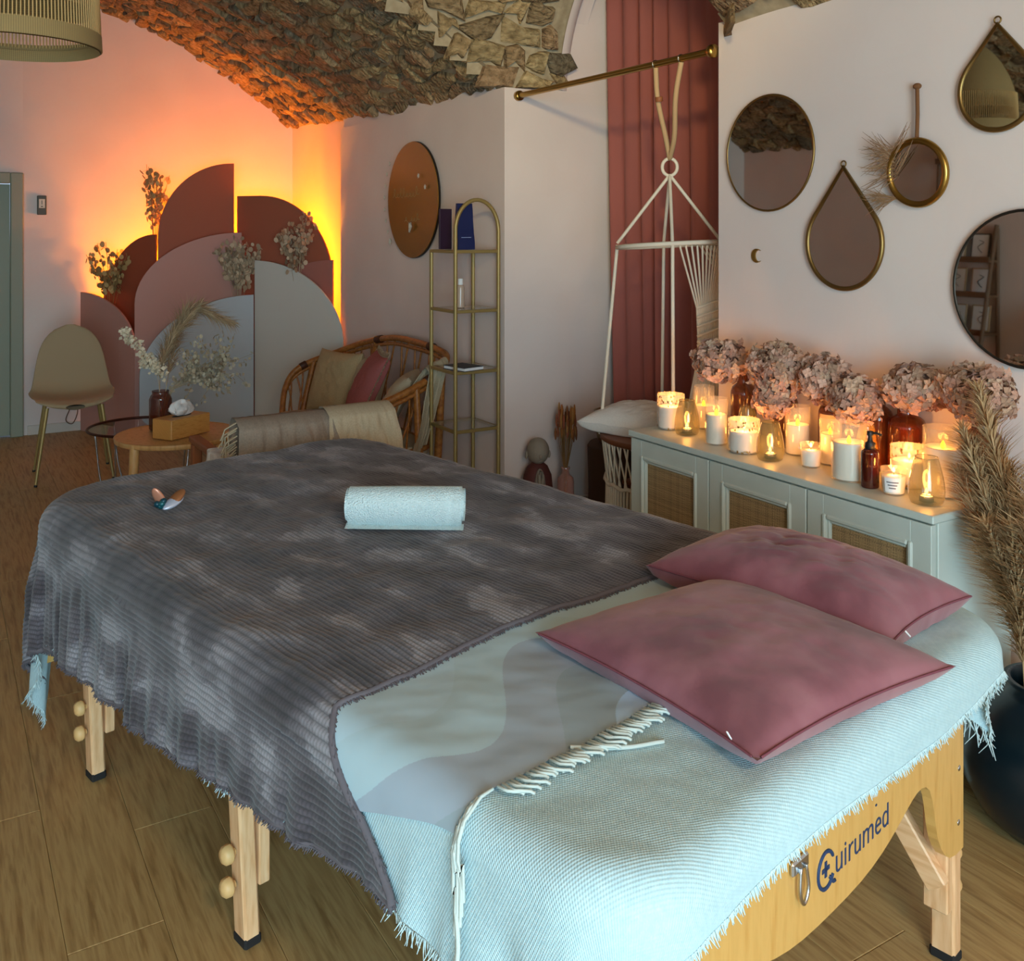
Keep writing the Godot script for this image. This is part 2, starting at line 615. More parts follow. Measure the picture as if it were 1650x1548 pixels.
func stone_at(poly: Array, map: Callable, lift: float, b: MB, c: Color) -> void:
	# poly in surface coordinates; map(point, height) gives the place in the room
	b.tint = c
	var cen := Vector2.ZERO
	for p in poly:
		cen += p
	cen /= poly.size()
	var tilt := Vector2(rng.randf_range(-0.10, 0.10), rng.randf_range(-0.16, 0.16))
	var lo := []
	var mid := []
	var top := []
	for p in poly:
		var d: Vector2 = p - cen
		lo.append(map.call(p, -0.01))
		mid.append(map.call(cen + d * 0.95, lift * 0.7 + tilt.dot(d)))
		top.append(map.call(cen + d * rng.randf_range(0.66, 0.84), lift + tilt.dot(d) + rng.randf_range(-0.005, 0.006)))
	var cp: Vector3 = map.call(cen + Vector2(rng.randf_range(-0.012, 0.012), rng.randf_range(-0.01, 0.01)), lift + rng.randf_range(0.0, 0.009))
	var n := poly.size()
	for i in n:
		var j := (i + 1) % n
		b.flat_quad(lo[j], lo[i], mid[i], mid[j])
		b.flat_quad(mid[j], mid[i], top[i], top[j])
		b.flat_tri(top[j], top[i], cp)

func stone_cells(s0: float, s1: float, t0: float, t1: float, row_h: float, len_mean: float) -> Array:
	# rows of rubble stones along t: each cell is a six-sided outline, later shrunk by the joint
	var cells := []
	var rows := int(ceil((s1 - s0) / row_h))
	var breaks := []
	for r in rows + 1:
		var line := [t0]
		while line[-1] < t1:
			line.append(line[-1] + len_mean * rng.randf_range(0.55, 1.5))
		breaks.append(line)
	var wob := noise(91, 2.6, 3)
	var edge := func(r: int, t: float) -> float:
		return s0 + (r + 0.95 * wob.get_noise_2d(t * 2.4, r * 3.7)) * row_h
	for r in rows:
		var line: Array = breaks[r]
		for k in line.size() - 1:
			var ta: float = line[k]
			var tb: float = line[k + 1]
			var tm := (ta + tb) * 0.5 + rng.randf_range(-0.2, 0.2) * (tb - ta)
			var tn := (ta + tb) * 0.5 + rng.randf_range(-0.2, 0.2) * (tb - ta)
			var sl := rng.randf_range(-0.25, 0.25) * row_h
			var poly := [Vector2(edge.call(r, ta + sl), ta + sl), Vector2(edge.call(r, tm), tm), Vector2(edge.call(r, tb + sl), tb + sl), Vector2(edge.call(r + 1, tb - sl), tb - sl), Vector2(edge.call(r + 1, tn) , tn), Vector2(edge.call(r + 1, ta - sl), ta - sl)]
			var cen := Vector2.ZERO
			for p in poly:
				cen += p
			cen /= 6.0
			var joint := rng.randf_range(0.006, 0.014)
			for q in 6:
				var d: Vector2 = poly[q] - cen
				poly[q] = cen + d * maxf(0.5, 1.0 - joint / d.length())
			cells.append(poly)
	return cells

func seen_at(p: Vector3) -> Vector3:
	# where the camera sees a point: x, y in pixels and depth; used to pick which stones become single pieces
	var th := deg_to_rad(31.26)
	var dx := cos(th) * p.x + sin(th) * p.z
	var dz := sin(th) * p.x - cos(th) * p.z
	if dz < 0.2:
		return Vector3(-9999, -9999, 1)
	return Vector3(825 + 1540 * dx / dz, 372 - 1540 * (p.y - 1.5) / dz, dz)

func vault() -> void:
	# mortar shell
	var sh := MB.new()
	var smax := VR * asin((2.62 - VX) / VR) + 0.03
	var smin := -VR * asin((2.66 + VX) / VR) - 0.03
	var nu := 60
	var nz := 200
	var keep := func(p: Vector3) -> bool: return not under_niche(p + Vector3(0, 0.06, 0))
	for j in nz:
		for i in nu:
			var q := []
			for e in [[0, 0], [1, 0], [1, 1], [0, 1]]:
				q.append(main_point(lerpf(smin, smax, float(i + e[0]) / nu), lerpf(-7.95, 2.62, float(j + e[1]) / nz), 0.0))
			var ctr: Vector3 = (q[0] + q[2]) * 0.5
			if keep.call(ctr):
				sh.quad(sh.vert(q[3]), sh.vert(q[2]), sh.vert(q[1]), sh.vert(q[0]))
	# outer face of the shell, so that it has thickness
	for j in 20:
		for i in 20:
			var q := []
			for e in [[0, 0], [1, 0], [1, 1], [0, 1]]:
				q.append(main_point(lerpf(smin, smax, float(i + e[0]) / 20), lerpf(-7.95, 2.62, float(j + e[1]) / 20), -0.35))
			if not (q[0].x > 0.9 and q[0].z > -4.9 and q[0].z < -1.6):
				sh.flat_quad(q[0], q[1], q[2], q[3])
	for j in 20:
		for i in 40:
			var q := []
			for e in [[0, 0], [1, 0], [1, 1], [0, 1]]:
				q.append(niche_point(float(i + e[0]) / 40, lerpf(1.2, 2.88, float(j + e[1]) / 20), 0.0))
			if not over_main((q[0] + q[2]) * 0.5 + Vector3(0, 0.05, 0)):
				sh.flat_quad(q[0], q[1], q[2], q[3])
	var ceil_node := structure("ceiling", sh, M.mortar)
	# stones
	var found := []
	var cells := stone_cells(smin, smax - 0.01, -7.9, 2.55, 0.105, 0.17)
	for poly in cells:
		var c := Vector2.ZERO
		for p in poly:
			c += p
		c /= 6.0
		var at := main_point(c.x, c.y, 0.0)
		if under_niche(at + Vector3(0, -0.02, 0)) or at.x > 2.60:
			continue
		found.append([poly, 0, at])
	cells = stone_cells(0.0, NARC, 1.20, 2.90, 0.11, 0.16)
	for poly in cells:
		var c := Vector2.ZERO
		for p in poly:
			c += p
		c /= 6.0
		c.x = clampf(c.x / NARC, 0.01, 0.99)
		var at := niche_point(c.x, c.y, 0.0)
		if over_main(at + Vector3(0, 0.015, 0)) or c.y > 2.86:
			continue
		found.append([poly, 1, at])
	for f in found:
		var px := seen_at(f[2])
		var size := 0.0
		if px.x > -20 and px.x < 1400 and px.y > -25 and px.y < 330:
			size = 1.0 / px.z + (1.0 if px.x > 150 and px.x < 900 else 0.0)
		f.append(size)
	found.sort_custom(func(a, b): return a[3] > b[3])
	var rest := MB.new()
	var tones := [Color(0.42, 0.31, 0.18), Color(0.50, 0.38, 0.22), Color(0.36, 0.27, 0.17), Color(0.58, 0.46, 0.27), Color(0.46, 0.32, 0.20), Color(0.32, 0.27, 0.20), Color(0.56, 0.40, 0.24)]
	for k in found.size():
		var f: Array = found[k]
		var b: MB = MB.new() if k < 290 else rest
		var tone: Color = tones[rng.randi() % tones.size()] * rng.randf_range(0.8, 1.2)
		tone.a = 1.0
		var lift := rng.randf_range(0.012, 0.045)
		var first := b.v.size()
		if f[1] == 0:
			stone_at(f[0], func(p, h): return main_point(p.x, p.y, h), lift, b, tone)
		else:
			stone_at(f[0], func(p, h): return niche_point(clampf(p.x / NARC, 0.0, 1.0), p.y, h), lift, b, tone)
		for q in range(first, b.v.size()):
			# unrolled coordinates, a little sheared so that the sides of a stone do not smear
			var p := b.v[q]
			if f[1] == 0:
				b.uv[q] = Vector2(atan2(p.x - VX, p.y - VY) * VR + 0.3 * p.y, p.z + 0.6 * Vector2(p.x - VX, p.y - VY).length())
			else:
				b.uv[q] = Vector2(atan2(p.z - NZ, p.y - NH) * 0.75, p.x + 0.6 * Vector2(p.z - NZ, p.y - NH).length())
		if k < 290:
			obj("stone", b, M.stone, ceil_node)
	var o := obj("rubble_stones", rest, M.stone, ceil_node)
	o.set_meta("kind", "stuff")
	# plaster cove where the stone of the niche ends
	var cv := MB.new()
	cv.grid(40, 8, func(s, t):
		var a: float = t * PI / 2.0
		var p := niche_point(s, 2.86, 0.03 - 0.03)
		var out := (p - Vector3(p.x, NH, NZ)).normalized()
		return p + Vector3(sin(a) * 0.10 - 0.012, 0, 0) + out * (1.0 - cos(a)) * 0.10 - out * 0.02)
	structure("trim_1", cv, M.plaster)
	# plaster above the cove, closing the niche at its upper corners
	var pl := MB.new()
	pl.grid(40, 1, func(s, t):
		var p := niche_point(s, 2.945, -0.078)
		return p + (Vector3(0, 0, 0) if t == 0.0 else Vector3(0.10, 0, 0)))
	structure("trim_2", pl, M.plaster)
	# wall over the arch of the niche, up to its ceiling
	var sp := MB.new()
	sp.grid(40, 1, func(s, t):
		var p := niche_point(s, 2.99, -0.078)
		return p if t == 0.0 else Vector3(p.x, 3.5, p.z))
	structure("wall_niche_spandrel", sp, M.plaster)

# ---------------------------------------------------------------- massage table
const BED_TURN := 0.21764
const BED_TOP := 0.70
const BHX := 0.63
const BHZ := 1.19

func bed_at() -> Vector3:
	var n := 1.49
	var u := -1.89
	return Vector3(cos(BED_TURN) * n + sin(BED_TURN) * u, 0, -sin(BED_TURN) * n + cos(BED_TURN) * u)

func uv_planks(b: MB, along: int) -> void:
	# wood grain runs along one axis
	var o1 := (along + 1) % 3
	var o2 := (along + 2) % 3
	for k in b.v.size():
		b.uv[k] = Vector2(b.v[k][o1] + b.v[k][o2], b.v[k][along])

func bed_leg(t: Node3D, x: float, z: float, sx: float, sz: float, splay: float) -> void:
	# upper post fixed to the frame, lower extension held by two knobs, rubber foot
	var tilt := Basis(Vector3(0, 0, 1), splay * sx)
	var up := MB.new()
	up.box(Vector3(x - sx * 0.040, 0.37, z), Vector3(0.026, 0.50, 0.05), 0.003)
	uv_planks(up, 1)
	obj("leg_post", up, M.beech, t)
	var leg := MB.new()
	leg.box(Vector3(x, 0.265, z), Vector3(0.036, 0.50, 0.05), 0.005, tilt)
	uv_planks(leg, 1)
	var lg := obj("leg", leg, M.beech, t)
	var ft := MB.new()
	ft.box(tilt * Vector3(0, -0.255, 0) + Vector3(x, 0.265, z), Vector3(0.040, 0.024, 0.054), 0.005, tilt)
	obj("foot", ft, M.rubber, lg)
	for y in [0.135, 0.203]:
		var kn := MB.new()
		var pr := [Vector2(0.007, 0), Vector2(0.008, 0.006), Vector2(0.017, 0.008), Vector2(0.020, 0.013), Vector2(0.019, 0.024), Vector2(0.013, 0.030), Vector2(0.0, 0.032)]
		kn.lathe(pr, 14)
		var k := obj("knob", kn, M.knob_wood, lg)
		# knobs stand out of the leg towards the end of the table
		k.position = Vector3(x, y, z) + tilt * Vector3(sx * 0.016, 0, 0)
		k.rotation = Vector3(0, 0, -sx * PI / 2)

func bed() -> void:
	var t := thing("massage_table", "folding wooden massage table with arched end panel under draped cloths", "massage table", bed_at(), BED_TURN)
	var top := MB.new()
	var outline := PackedVector2Array()
	for k in 40:
		var a := TAU * k / 40.0 + 0.01
		outline.append(Vector2(signf(cos(a)) * (BHX - 0.34) + cos(a) * 0.24, signf(sin(a)) * (BHZ - 0.30) + sin(a) * 0.24))
	top.prism(outline, 0.05, Transform3D(Basis(Vector3(1, 0, 0), Vector3(0, 0, -1), Vector3(0, 1, 0)), Vector3(0, 0.63, 0)))
	obj("padded_top", top, M.dark_vinyl, t)
	var fr := MB.new()
	for s in [-1.0, 1.0]:
		fr.box(Vector3(s * 0.545, 0.585, 0), Vector3(0.03, 0.085, 2.16), 0.003)
	uv_planks(fr, 2)
	obj("side_rail", fr, M.beech, t)
	for x in [-0.51, 0.525]:
		var sx := signf(x)
		bed_leg(t, x, 1.081, sx, -1.0, 0.0)
		bed_leg(t, x, 0.043, sx, 1.0, -0.05 if sx < 0 else 0.0)
		bed_leg(t, x, -0.80, sx, 1.0, -0.04 if sx < 0 else 0.0)
		# brace from the frame down to the near leg
		var br := MB.new()
		br.box(Vector3(x - sx * 0.066, 0.365, 0.955), Vector3(0.024, 0.045, 0.46), 0.003, Basis(Vector3(1, 0, 0), 0.92))
		uv_planks(br, 2)
		obj("brace", br, M.beech, t)
		br = MB.new()
		br.box(Vector3(x - sx * 0.045, 0.40, -0.62), Vector3(0.026, 0.05, 0.44), 0.003, Basis(Vector3(1, 0, 0), -0.85))
		obj("brace", br, M.beech, t)
		# steel cables along the side
		var cb := MB.new()
		cb.tube([Vector3(x + sx * -0.045, 0.32, 0.06), Vector3(x - sx * 0.045, 0.41, 0.55), Vector3(x - sx * 0.045, 0.55, 0.98)], 0.0022, 6)
		obj("cable", cb, M.steel, t)
		var sc := MB.new()
		sc.box(Vector3(x - sx * 0.045, 0.315, 0.06), Vector3(0.02, 0.02, 0.03), 0.004)
		obj("cable_bolt", sc, M.steel, t)
	# end panels: a belly in the middle and an arch beside each leg
	for e in 2:
		var poly := panel_outline()
		var pm := MB.new()
		pm.prism(poly, 0.02, Transform3D(Basis.IDENTITY, Vector3(0, 0, 1.088 if e == 0 else -1.108)))
		for k in pm.v.size():
			pm.uv[k] = Vector2(pm.v[k].x, pm.v[k].y)
		var pn := obj("end_panel", pm, M.panel_wood, t)
		if e == 0:
			panel_marks(pn)

func panel_outline() -> PackedVector2Array:
	# belly in the middle, an arch beside each leg; one half, mirrored
	var half := [Vector2(0.0, 0.365), Vector2(0.05, 0.3655), Vector2(0.10, 0.368), Vector2(0.14, 0.373), Vector2(0.18, 0.381), Vector2(0.215, 0.391), Vector2(0.252, 0.404), Vector2(0.28, 0.415), Vector2(0.305, 0.424), Vector2(0.325, 0.429), Vector2(0.345, 0.430), Vector2(0.366, 0.425), Vector2(0.383, 0.411), Vector2(0.395, 0.389), Vector2(0.404, 0.36), Vector2(0.412, 0.327), Vector2(0.422, 0.298), Vector2(0.438, 0.272), Vector2(0.458, 0.25), Vector2(0.48, 0.236), Vector2(0.51, 0.229), Vector2(0.548, 0.228), Vector2(0.548, 0.64)]
	var poly := PackedVector2Array()
	for k in half.size():
		poly.append(half[k])
	for k in range(half.size() - 1, 0, -1):
		poly.append(Vector2(-half[k].x, half[k].y))
	return poly

func panel_marks(pn: Node3D) -> void:
	# lettering and ring mark printed in dark blue on the panel
	var z := 1.1085
	var f := SystemFont.new()
	f.font_names = PackedStringArray(["Droid Sans"])
	var tm := TextMesh.new()
	tm.font = f
	tm.text = "uirumed"
	tm.font_size = 48
	tm.pixel_size = 0.0011
	tm.depth = 0.0008
	tm.horizontal_alignment = HORIZONTAL_ALIGNMENT_LEFT
	var o := obj("lettering", tm, M.ink, pn)
	o.position = Vector3(0.004, 0.442, z)
	var mk := MB.new()
	var arc := []
	for k in 25:
		var a := deg_to_rad(-50.0 - 300.0 * k / 24.0 + 20.0)
		arc.append(Vector3(-0.026 + cos(a) * 0.026, 0.446 + sin(a) * 0.030, z))
	mk.tube(arc, 0.0034, 6)
	mk.tube([Vector3(-0.014, 0.430, z), Vector3(-0.002, 0.417, z), Vector3(0.004, 0.416, z)], 0.0034, 6)
	obj("ring_mark", mk, M.ink, pn)
	mk = MB.new()
	mk.box(Vector3(-0.026, 0.447, z), Vector3(0.024, 0.007, 0.0016))
	mk.box(Vector3(-0.026, 0.447, z), Vector3(0.007, 0.026, 0.0016))
	obj("plus_mark", mk, M.ink, pn)
	mk = MB.new()
	mk.box(Vector3(0.155, 0.478, z), Vector3(0.005, 0.003, 0.0016))
	obj("trade_mark", mk, M.ink, pn)
	# steel latch with a loop
	var lt := MB.new()
	lt.box(Vector3(-0.118, 0.500, z + 0.004), Vector3(0.05, 0.022, 0.008), 0.003)
	lt.tube(curve([Vector3(-0.124, 0.498, z + 0.010), Vector3(-0.129, 0.46, z + 0.012), Vector3(-0.117, 0.441, z + 0.012), Vector3(-0.104, 0.46, z + 0.012), Vector3(-0.108, 0.498, z + 0.010)], 20), 0.0032, 8)
	obj("latch", lt, M.steel, pn)
	for p in [Vector2(0.525, 0.40), Vector2(0.522, 0.29), Vector2(-0.525, 0.40), Vector2(-0.522, 0.29)]:
		var sc := MB.new()
		sc.blob(Vector3(p.x, p.y, z), Vector3(0.006, 0.006, 0.002), 10, 6)
		obj("screw", sc, M.steel, pn)

# ---------------------------------------------------------------- cloths on the table
var fold_noise := noise(301, 1.0, 2)
var crease_noise := noise(302, 1.0, 3)

func drape(a: float, b: float, lift: float, wrinkle: float, fold: float) -> Vector3:
	# a point of a cloth laid flat over the table at (a, b), after it falls over the edges
	var R := 0.27 if a < 0.0 and b < 0.0 else 0.14
	var r := 0.05
	# the far corner on the chair side is drawn in a little
	var left_in := 0.055 * smoothstep(0.4, -1.0, b) if a < 0.0 else 0.0
	var c := Vector2(clampf(a, -(BHX - left_in - R), BHX - R), clampf(b, -(BHZ - R), BHZ - R))
	var o := Vector2(a, b) - c
	var d := o.length()
	var wr := wrinkle * (crease_noise.get_noise_2d(a * 3.0 + 7.0, b * 3.0) * 0.7 + crease_noise.get_noise_2d(a * 9.0, b * 7.0 + 3.0) * 0.3)
	if d < R - r:
		return Vector3(a, BED_TOP + lift + wr, b)
	var dir := o / d
	var e := d - (R - r)
	var pb := c + dir * R
	var corner := clampf(minf(absf(o.x), absf(o.y)) / maxf(d, 0.001) * 2.2, 0.0, 1.0)
	if e < r * PI / 2:
		var th := e / r
		var h := R - r + (r + lift) * sin(th)
		return Vector3(c.x + dir.x * h, BED_TOP - r + (r + lift) * cos(th) + wr * (1.0 - th * 0.5), c.y + dir.y * h)
	var f := e - r * PI / 2
	var ang := atan2(o.y, o.x)
	var rip := fold_noise.get_noise_2d(pb.x * 5.0 + ang * 0.9, pb.y * 5.0) * (0.55 + 0.45 * corner) + 0.35 * fold_noise.get_noise_2d(pb.x * 13.0, pb.y * 13.0 + 40.0)
	rip += corner * 0.7 * sin(ang * 16.0)
	var grow := smoothstep(0.0, 0.22, f)
	var h2 := R + lift + f * 0.05 + rip * fold * grow + wr * 0.6
	var down := f * (0.985 - 0.04 * absf(rip) * grow)
	return Vector3(c.x + dir.x * h2, BED_TOP - r - down, c.y + dir.y * h2)

func side_hang(b: float, far: float, near: float) -> float:
	# how far a cloth hangs over the left edge at b along the table
	return lerpf(far, near, smoothstep(-0.75, 0.75, b)) + 0.05 * smoothstep(-0.7, -1.2, b)

func cloth(b0: float, hi: Callable, nu: int, nv: int, lo_a: Callable, a1: float, lift: float, wrinkle: float, fold: float, rib := 0.0) -> MB:
	# rows run across the table, from lo_a(b) on the left to a1; columns run from b0 to hi(a)
	var b := MB.new()
	for j in nv + 1:
		var t := float(j) / nv
		var q0: float = lerpf(b0, hi.call(0.0), t)
		for i in nu + 1:
			var a: float = lerpf(lo_a.call(q0), a1, float(i) / nu)
			var q: float = lerpf(b0, hi.call(a), t)
			b.vert(drape(a, q, lift + rib * absf(sin(a * PI * 80.0)), wrinkle, fold), Vector2(a, q))
			b.uv2.append(Vector2(a, q))
	for j in nv:
		for i in nu:
			var k := j * (nu + 1) + i
			b.quad(k, k + nu + 1, k + nu + 2, k + 1)
	return b

func strands(b: MB, from: Array, out: Array, len_lo: float, len_hi: float, r: float, per: int) -> void:
	# loose threads hanging from a hem
	for k in from.size() - 1:
		for q in per:
			var f := (q + rng.randf()) / per
			var p: Vector3 = from[k].lerp(from[k + 1], f)
			var o: Vector3 = out[k]
			var l := rng.randf_range(len_lo, len_hi)
			var side := Vector3(rng.randf_range(-0.5, 0.5), 0, rng.randf_range(-0.5, 0.5))
			var m := p + (o + side * 0.6) * l * 0.5 + Vector3(0, 0.002, 0)
			b.tube([p, m, p + (o + side) * l], [r, r * 0.9, r * 0.5], 3, false, false)

func bedding() -> void:
	var at := bed_at()
	# white cotton sheet with a frayed hem
	var sheet_mat := mat(Color.WHITE, 0.95)
	sheet_mat.albedo_texture = noise_tex(71, 0.02, [c8(178, 208, 216), c8(192, 220, 226)], 4)
	sheet_mat.uv1_scale = Vector3(2, 2, 1)
	sheet_mat.heightmap_enabled = true
	sheet_mat.uv1_scale = Vector3(6, 6, 1)
	sheet_mat.heightmap_texture = image_tex(256, 256, func(x, y):
		var k: float = 0.5 + 0.22 * sin((x + y) * TAU / 8.0) + 0.18 * sin((x - y * 2.0) * TAU / 16.0)
		return Color(k, k, k))
	sheet_mat.heightmap_scale = 0.12
	var a1 := BHX + 0.20
	var b0 := -BHZ - 0.32
	var b1 := BHZ + 0.055
	var left := func(b): return -BHX - side_hang(b, 0.235, 0.135) - 0.10 * smoothstep(-0.9, -1.3, b) - 0.045 * exp(-pow((b - 0.22) / 0.16, 2.0)) - 0.05 * smoothstep(0.6, 0.85, b)
	var near_edge := func(a): return b1 + 0.012 * sin(a * 7.0)
	var sh := cloth(b0, near_edge, 150, 220, left, a1, 0.006, 0.008, 0.030)
	var o := obj("cotton_sheet", sh, sheet_mat, null, at)
	o.rotation.y = BED_TURN
	tag(o, "pale white cotton sheet with frayed hem hanging over the massage table", "sheet")
	var fr := MB.new()
	var hem := []
	var outs := []
	for k in 121:
		var a := lerpf(left.call(b1), a1, k / 120.0)
		hem.append(drape(a, near_edge.call(a), 0.006, 0.008, 0.030))
		outs.append(Vector3(0, -0.9, 0.25))
	strands(fr, hem, outs, 0.005, 0.015, 0.0013, 11)
	hem = []
	outs = []
	for k in 161:
		var q := lerpf(b0, b1, k / 160.0)
		hem.append(drape(left.call(q), q, 0.006, 0.008, 0.030))
		outs.append(Vector3(-0.2, -0.9, 0))
	strands(fr, hem, outs, 0.010, 0.028, 0.0013, 8)
	hem = []
	outs = []
	for k in 121:
		var q := lerpf(b0, b1, k / 120.0)
		hem.append(drape(a1, q, 0.006, 0.008, 0.030))
		outs.append(Vector3(0.2, -0.9, 0))
	strands(fr, hem, outs, 0.02, 0.06, 0.0015, 5)
	var fo := obj("fringe", fr, mat(c8(198, 222, 226), 0.95), o)
	fo.set_meta("kind", "stuff")
	# printed throw: grey, white and beige waves
	var wave_mat := mat(Color.WHITE, 0.95)
	var pal := [c8(178, 204, 214), c8(164, 180, 194), c8(154, 172, 182), c8(176, 204, 230), c8(160, 176, 188), c8(182, 208, 220)]
	wave_mat.albedo_texture = image_tex(512, 512, func(x, y):
		var u: float = x / 512.0
		var w: float = y / 512.0
		var f: float = w * 6.0 + 0.85 * sin(u * TAU)
		return pal[posmod(int(floor(f)), 6)])
	wave_mat.uv1_scale = Vector3(1.7, 1.25, 1)
	wave_mat.uv1_offset = Vector3(0.62, 0.30, 0)
	wave_mat.texture_repeat = true
	var throw_hem := func(a): return 0.885 - 0.02 * sin(a * 5.0)
	var th := cloth(0.2, throw_hem, 120, 70, func(b): return -BHX - 0.11 + 0.10 * smoothstep(0.5, 0.9, b), BHX + 0.2, 0.013, 0.009, 0.030)
	o = obj("printed_throw", th, wave_mat, null, at)
	o.rotation.y = BED_TURN
	tag(o, "thin throw printed with grey and white waves beneath the blanket edge", "throw")
	var ta := MB.new()
	for k in 70:
		# plaited tassels along the near hem
		var a := lerpf(-BHX, -0.02, k / 69.0) + rng.randf_range(-0.003, 0.003)
		var q := 0.89 - 0.02 * sin(a * 5.0)
		var over := a < -BHX + 0.06
		var run := rng.randf_range(0.05, 0.075)
		var pts := []
		for s in 7:
			var f := s / 6.0
			var aa := a - (0.25 * run * f * sin(f * 5.0) if not over else 0.16 * f * (0.6 + 0.4 * rng.randf()))
			var qq := q + (run * f * (1.0 - 0.35 * f) if not over else 0.02 * f)
			pts.append(drape(aa, qq, 0.016 + 0.006 * sin(f * PI), 0.008, 0.03))
		ta.tube(pts, 0.0026, 5)
	pts_loose(ta)
	obj("tassels", ta, mat(c8(196, 206, 200), 0.95), o).set_meta("kind", "stuff")
	# grey ribbed plush blanket
	var bm := mat(Color.WHITE, 0.95)
	var gn := noise(77, 0.09, 3)
	bm.albedo_texture = noise_tex(72, 0.0055, [c8(66, 60, 66), c8(86, 80, 88), c8(106, 101, 109), c8(156, 154, 162)], 7, 120.0, 1024, 0.6)
	bm.uv1_scale = Vector3(1.0, 0.55, 1)
	bm.heightmap_enabled = false
	bm.rim_enabled = true
	bm.rim = 0.5
	bm.detail_enabled = true
	bm.detail_uv_layer = BaseMaterial3D.DETAIL_UV_2
	bm.uv2_scale = Vector3(10.0, 7.0, 1)
	bm.detail_blend_mode = BaseMaterial3D.BLEND_MODE_MUL
	bm.detail_albedo = image_tex(256, 256, func(x, y):
		# eight ribs across, each a row of soft tufts
		var rib: float = absf(sin(x * PI * 8.0 / 256.0))
		var tuft: float = absf(sin((y + 8.0 * float(int(x / 32.0) % 2)) * PI * 16.0 / 256.0))
		var k: float = 0.62 + 0.38 * pow(rib, 0.6) * (0.55 + 0.45 * tuft) + 0.10 * gn.get_noise_2d(x * 3.0, y * 3.0)
		return Color(k, k, k))
	var ba1 := BHX + 0.18
	var bb0 := -BHZ - 0.22
	var bleft := func(b): return -BHX - side_hang(b, 0.255, 0.155)
	var bnear := func(a): return 0.53 + 0.012 * sin(a * 9.0) + 1.3 * maxf(0.0, -BHX + 0.03 - a)
	var bl := cloth(bb0, bnear, 520, 300, bleft, ba1, 0.020, 0.012, 0.040, 0.0032)
	o = obj("plush_blanket", bl, bm, null, at)
	o.rotation.y = BED_TURN
	tag(o, "grey ribbed plush blanket spread over most of the massage table", "blanket")
	# rolled hem and pile along the edges
	var hm := MB.new()
	var near := []
	for k in 161:
		var a := lerpf(bleft.call(0.53), ba1, k / 160.0)
		near.append(drape(a, bnear.call(a), 0.016, 0.012, 0.040))
	hm.tube(near, 0.0065, 7)
	var lefts := []
	for k in 201:
		var q := lerpf(bb0, 0.53, k / 200.0)
		var qa: float = bleft.call(q)
		lefts.append(drape(qa, lerpf(bb0, bnear.call(qa), k / 200.0), 0.016, 0.012, 0.040))
	hm.tube(lefts, 0.0065, 7)
	for line in [near, lefts]:
		var dirs := []
		for p in line:
			dirs.append(Vector3(0, -0.2, 0.6) if line == near else Vector3(-0.3, -0.7, 0))
		strands(hm, line, dirs, 0.008, 0.016, 0.0018, 14)
	obj("hem", hm, mat(c8(98, 92, 98), 0.95), o)
	# two dusty pink velvet cushions
	cushion("velvet_cushion", Vector3(0.0, BED_TOP + 0.012, 0.922), -0.15, Vector3(0.258, 0.088, 0.266), 0.0, 5, "flat dusty pink velvet cushion lying on the white sheet", "velvet cushions")
	cushion("velvet_cushion", Vector3(0.365, BED_TOP + 0.012, 0.845), -0.03, Vector3(0.178, 0.122, 0.282), 0.0, 9, "plump dusty pink velvet cushion resting behind the flat one", "velvet cushions")
	towel()
	trinket()

func pts_loose(b: MB) -> void:
	# a few loose cords lying on the sheet
	b.tube(curve([Vector3(-0.42, BED_TOP + 0.014, 0.90), Vector3(-0.36, BED_TOP + 0.013, 0.955), Vector3(-0.30, BED_TOP + 0.012, 0.985)], 10), 0.0035, 6)
	for k in 5:
		var a := -BHX - 0.10 - k * 0.03
		var pts := []
		for s in 14:
			var f := s / 13.0
			pts.append(drape(a - 0.20 * f, 0.905 + 0.012 * k * f + 0.01 * sin(f * 7.0 + k), 0.018, 0.0, 0.03))
		b.tube(pts, 0.0036, 6)

func cushion_mesh(half: Vector3, sd: int, sag_amount := 0.0) -> MB:
	# a filled square cushion: pinched corners, rounded body, a seam all round; half.y is the full height
	var n := noise(sd, 1.0, 3)
	var b := MB.new()
	for side in [1.0, -1.0]:
		b.grid(44, 44, func(s, t):
			var u: float = s * 2.0 - 1.0
			var w: float = t * 2.0 - 1.0
			var pu: float = u * (1.0 - 0.075 * (1.0 - w * w) * absf(u))
			var pw: float = w * (1.0 - 0.075 * (1.0 - u * u) * absf(w))
			var fill: float = pow(maxf(0.0, (1.0 - pow(absf(u), 2.6)) * (1.0 - pow(absf(w), 2.6))), 0.55)
			var wr: float = (n.get_noise_2d(u * 2.2, w * 2.2 + side * 9.0) * 0.12 + n.get_noise_2d(u * 6.0, w * 6.0) * 0.05) * fill
			var rim: float = 0.03 * n.get_noise_2d(u * 3.0 + 5.0, w * 3.0)
			var y: float = half.y * (0.36 + rim * (1.0 - fill) + (0.64 * fill * (1.0 + wr) if side > 0.0 else -0.36 * minf(1.0, pow(fill, 0.5) * 1.5)))
			return Vector3(half.x * pu, y - sag_amount * u * u, half.z * pw), side > 0.0, Vector2(half.x * 2, half.z * 2))
	return b

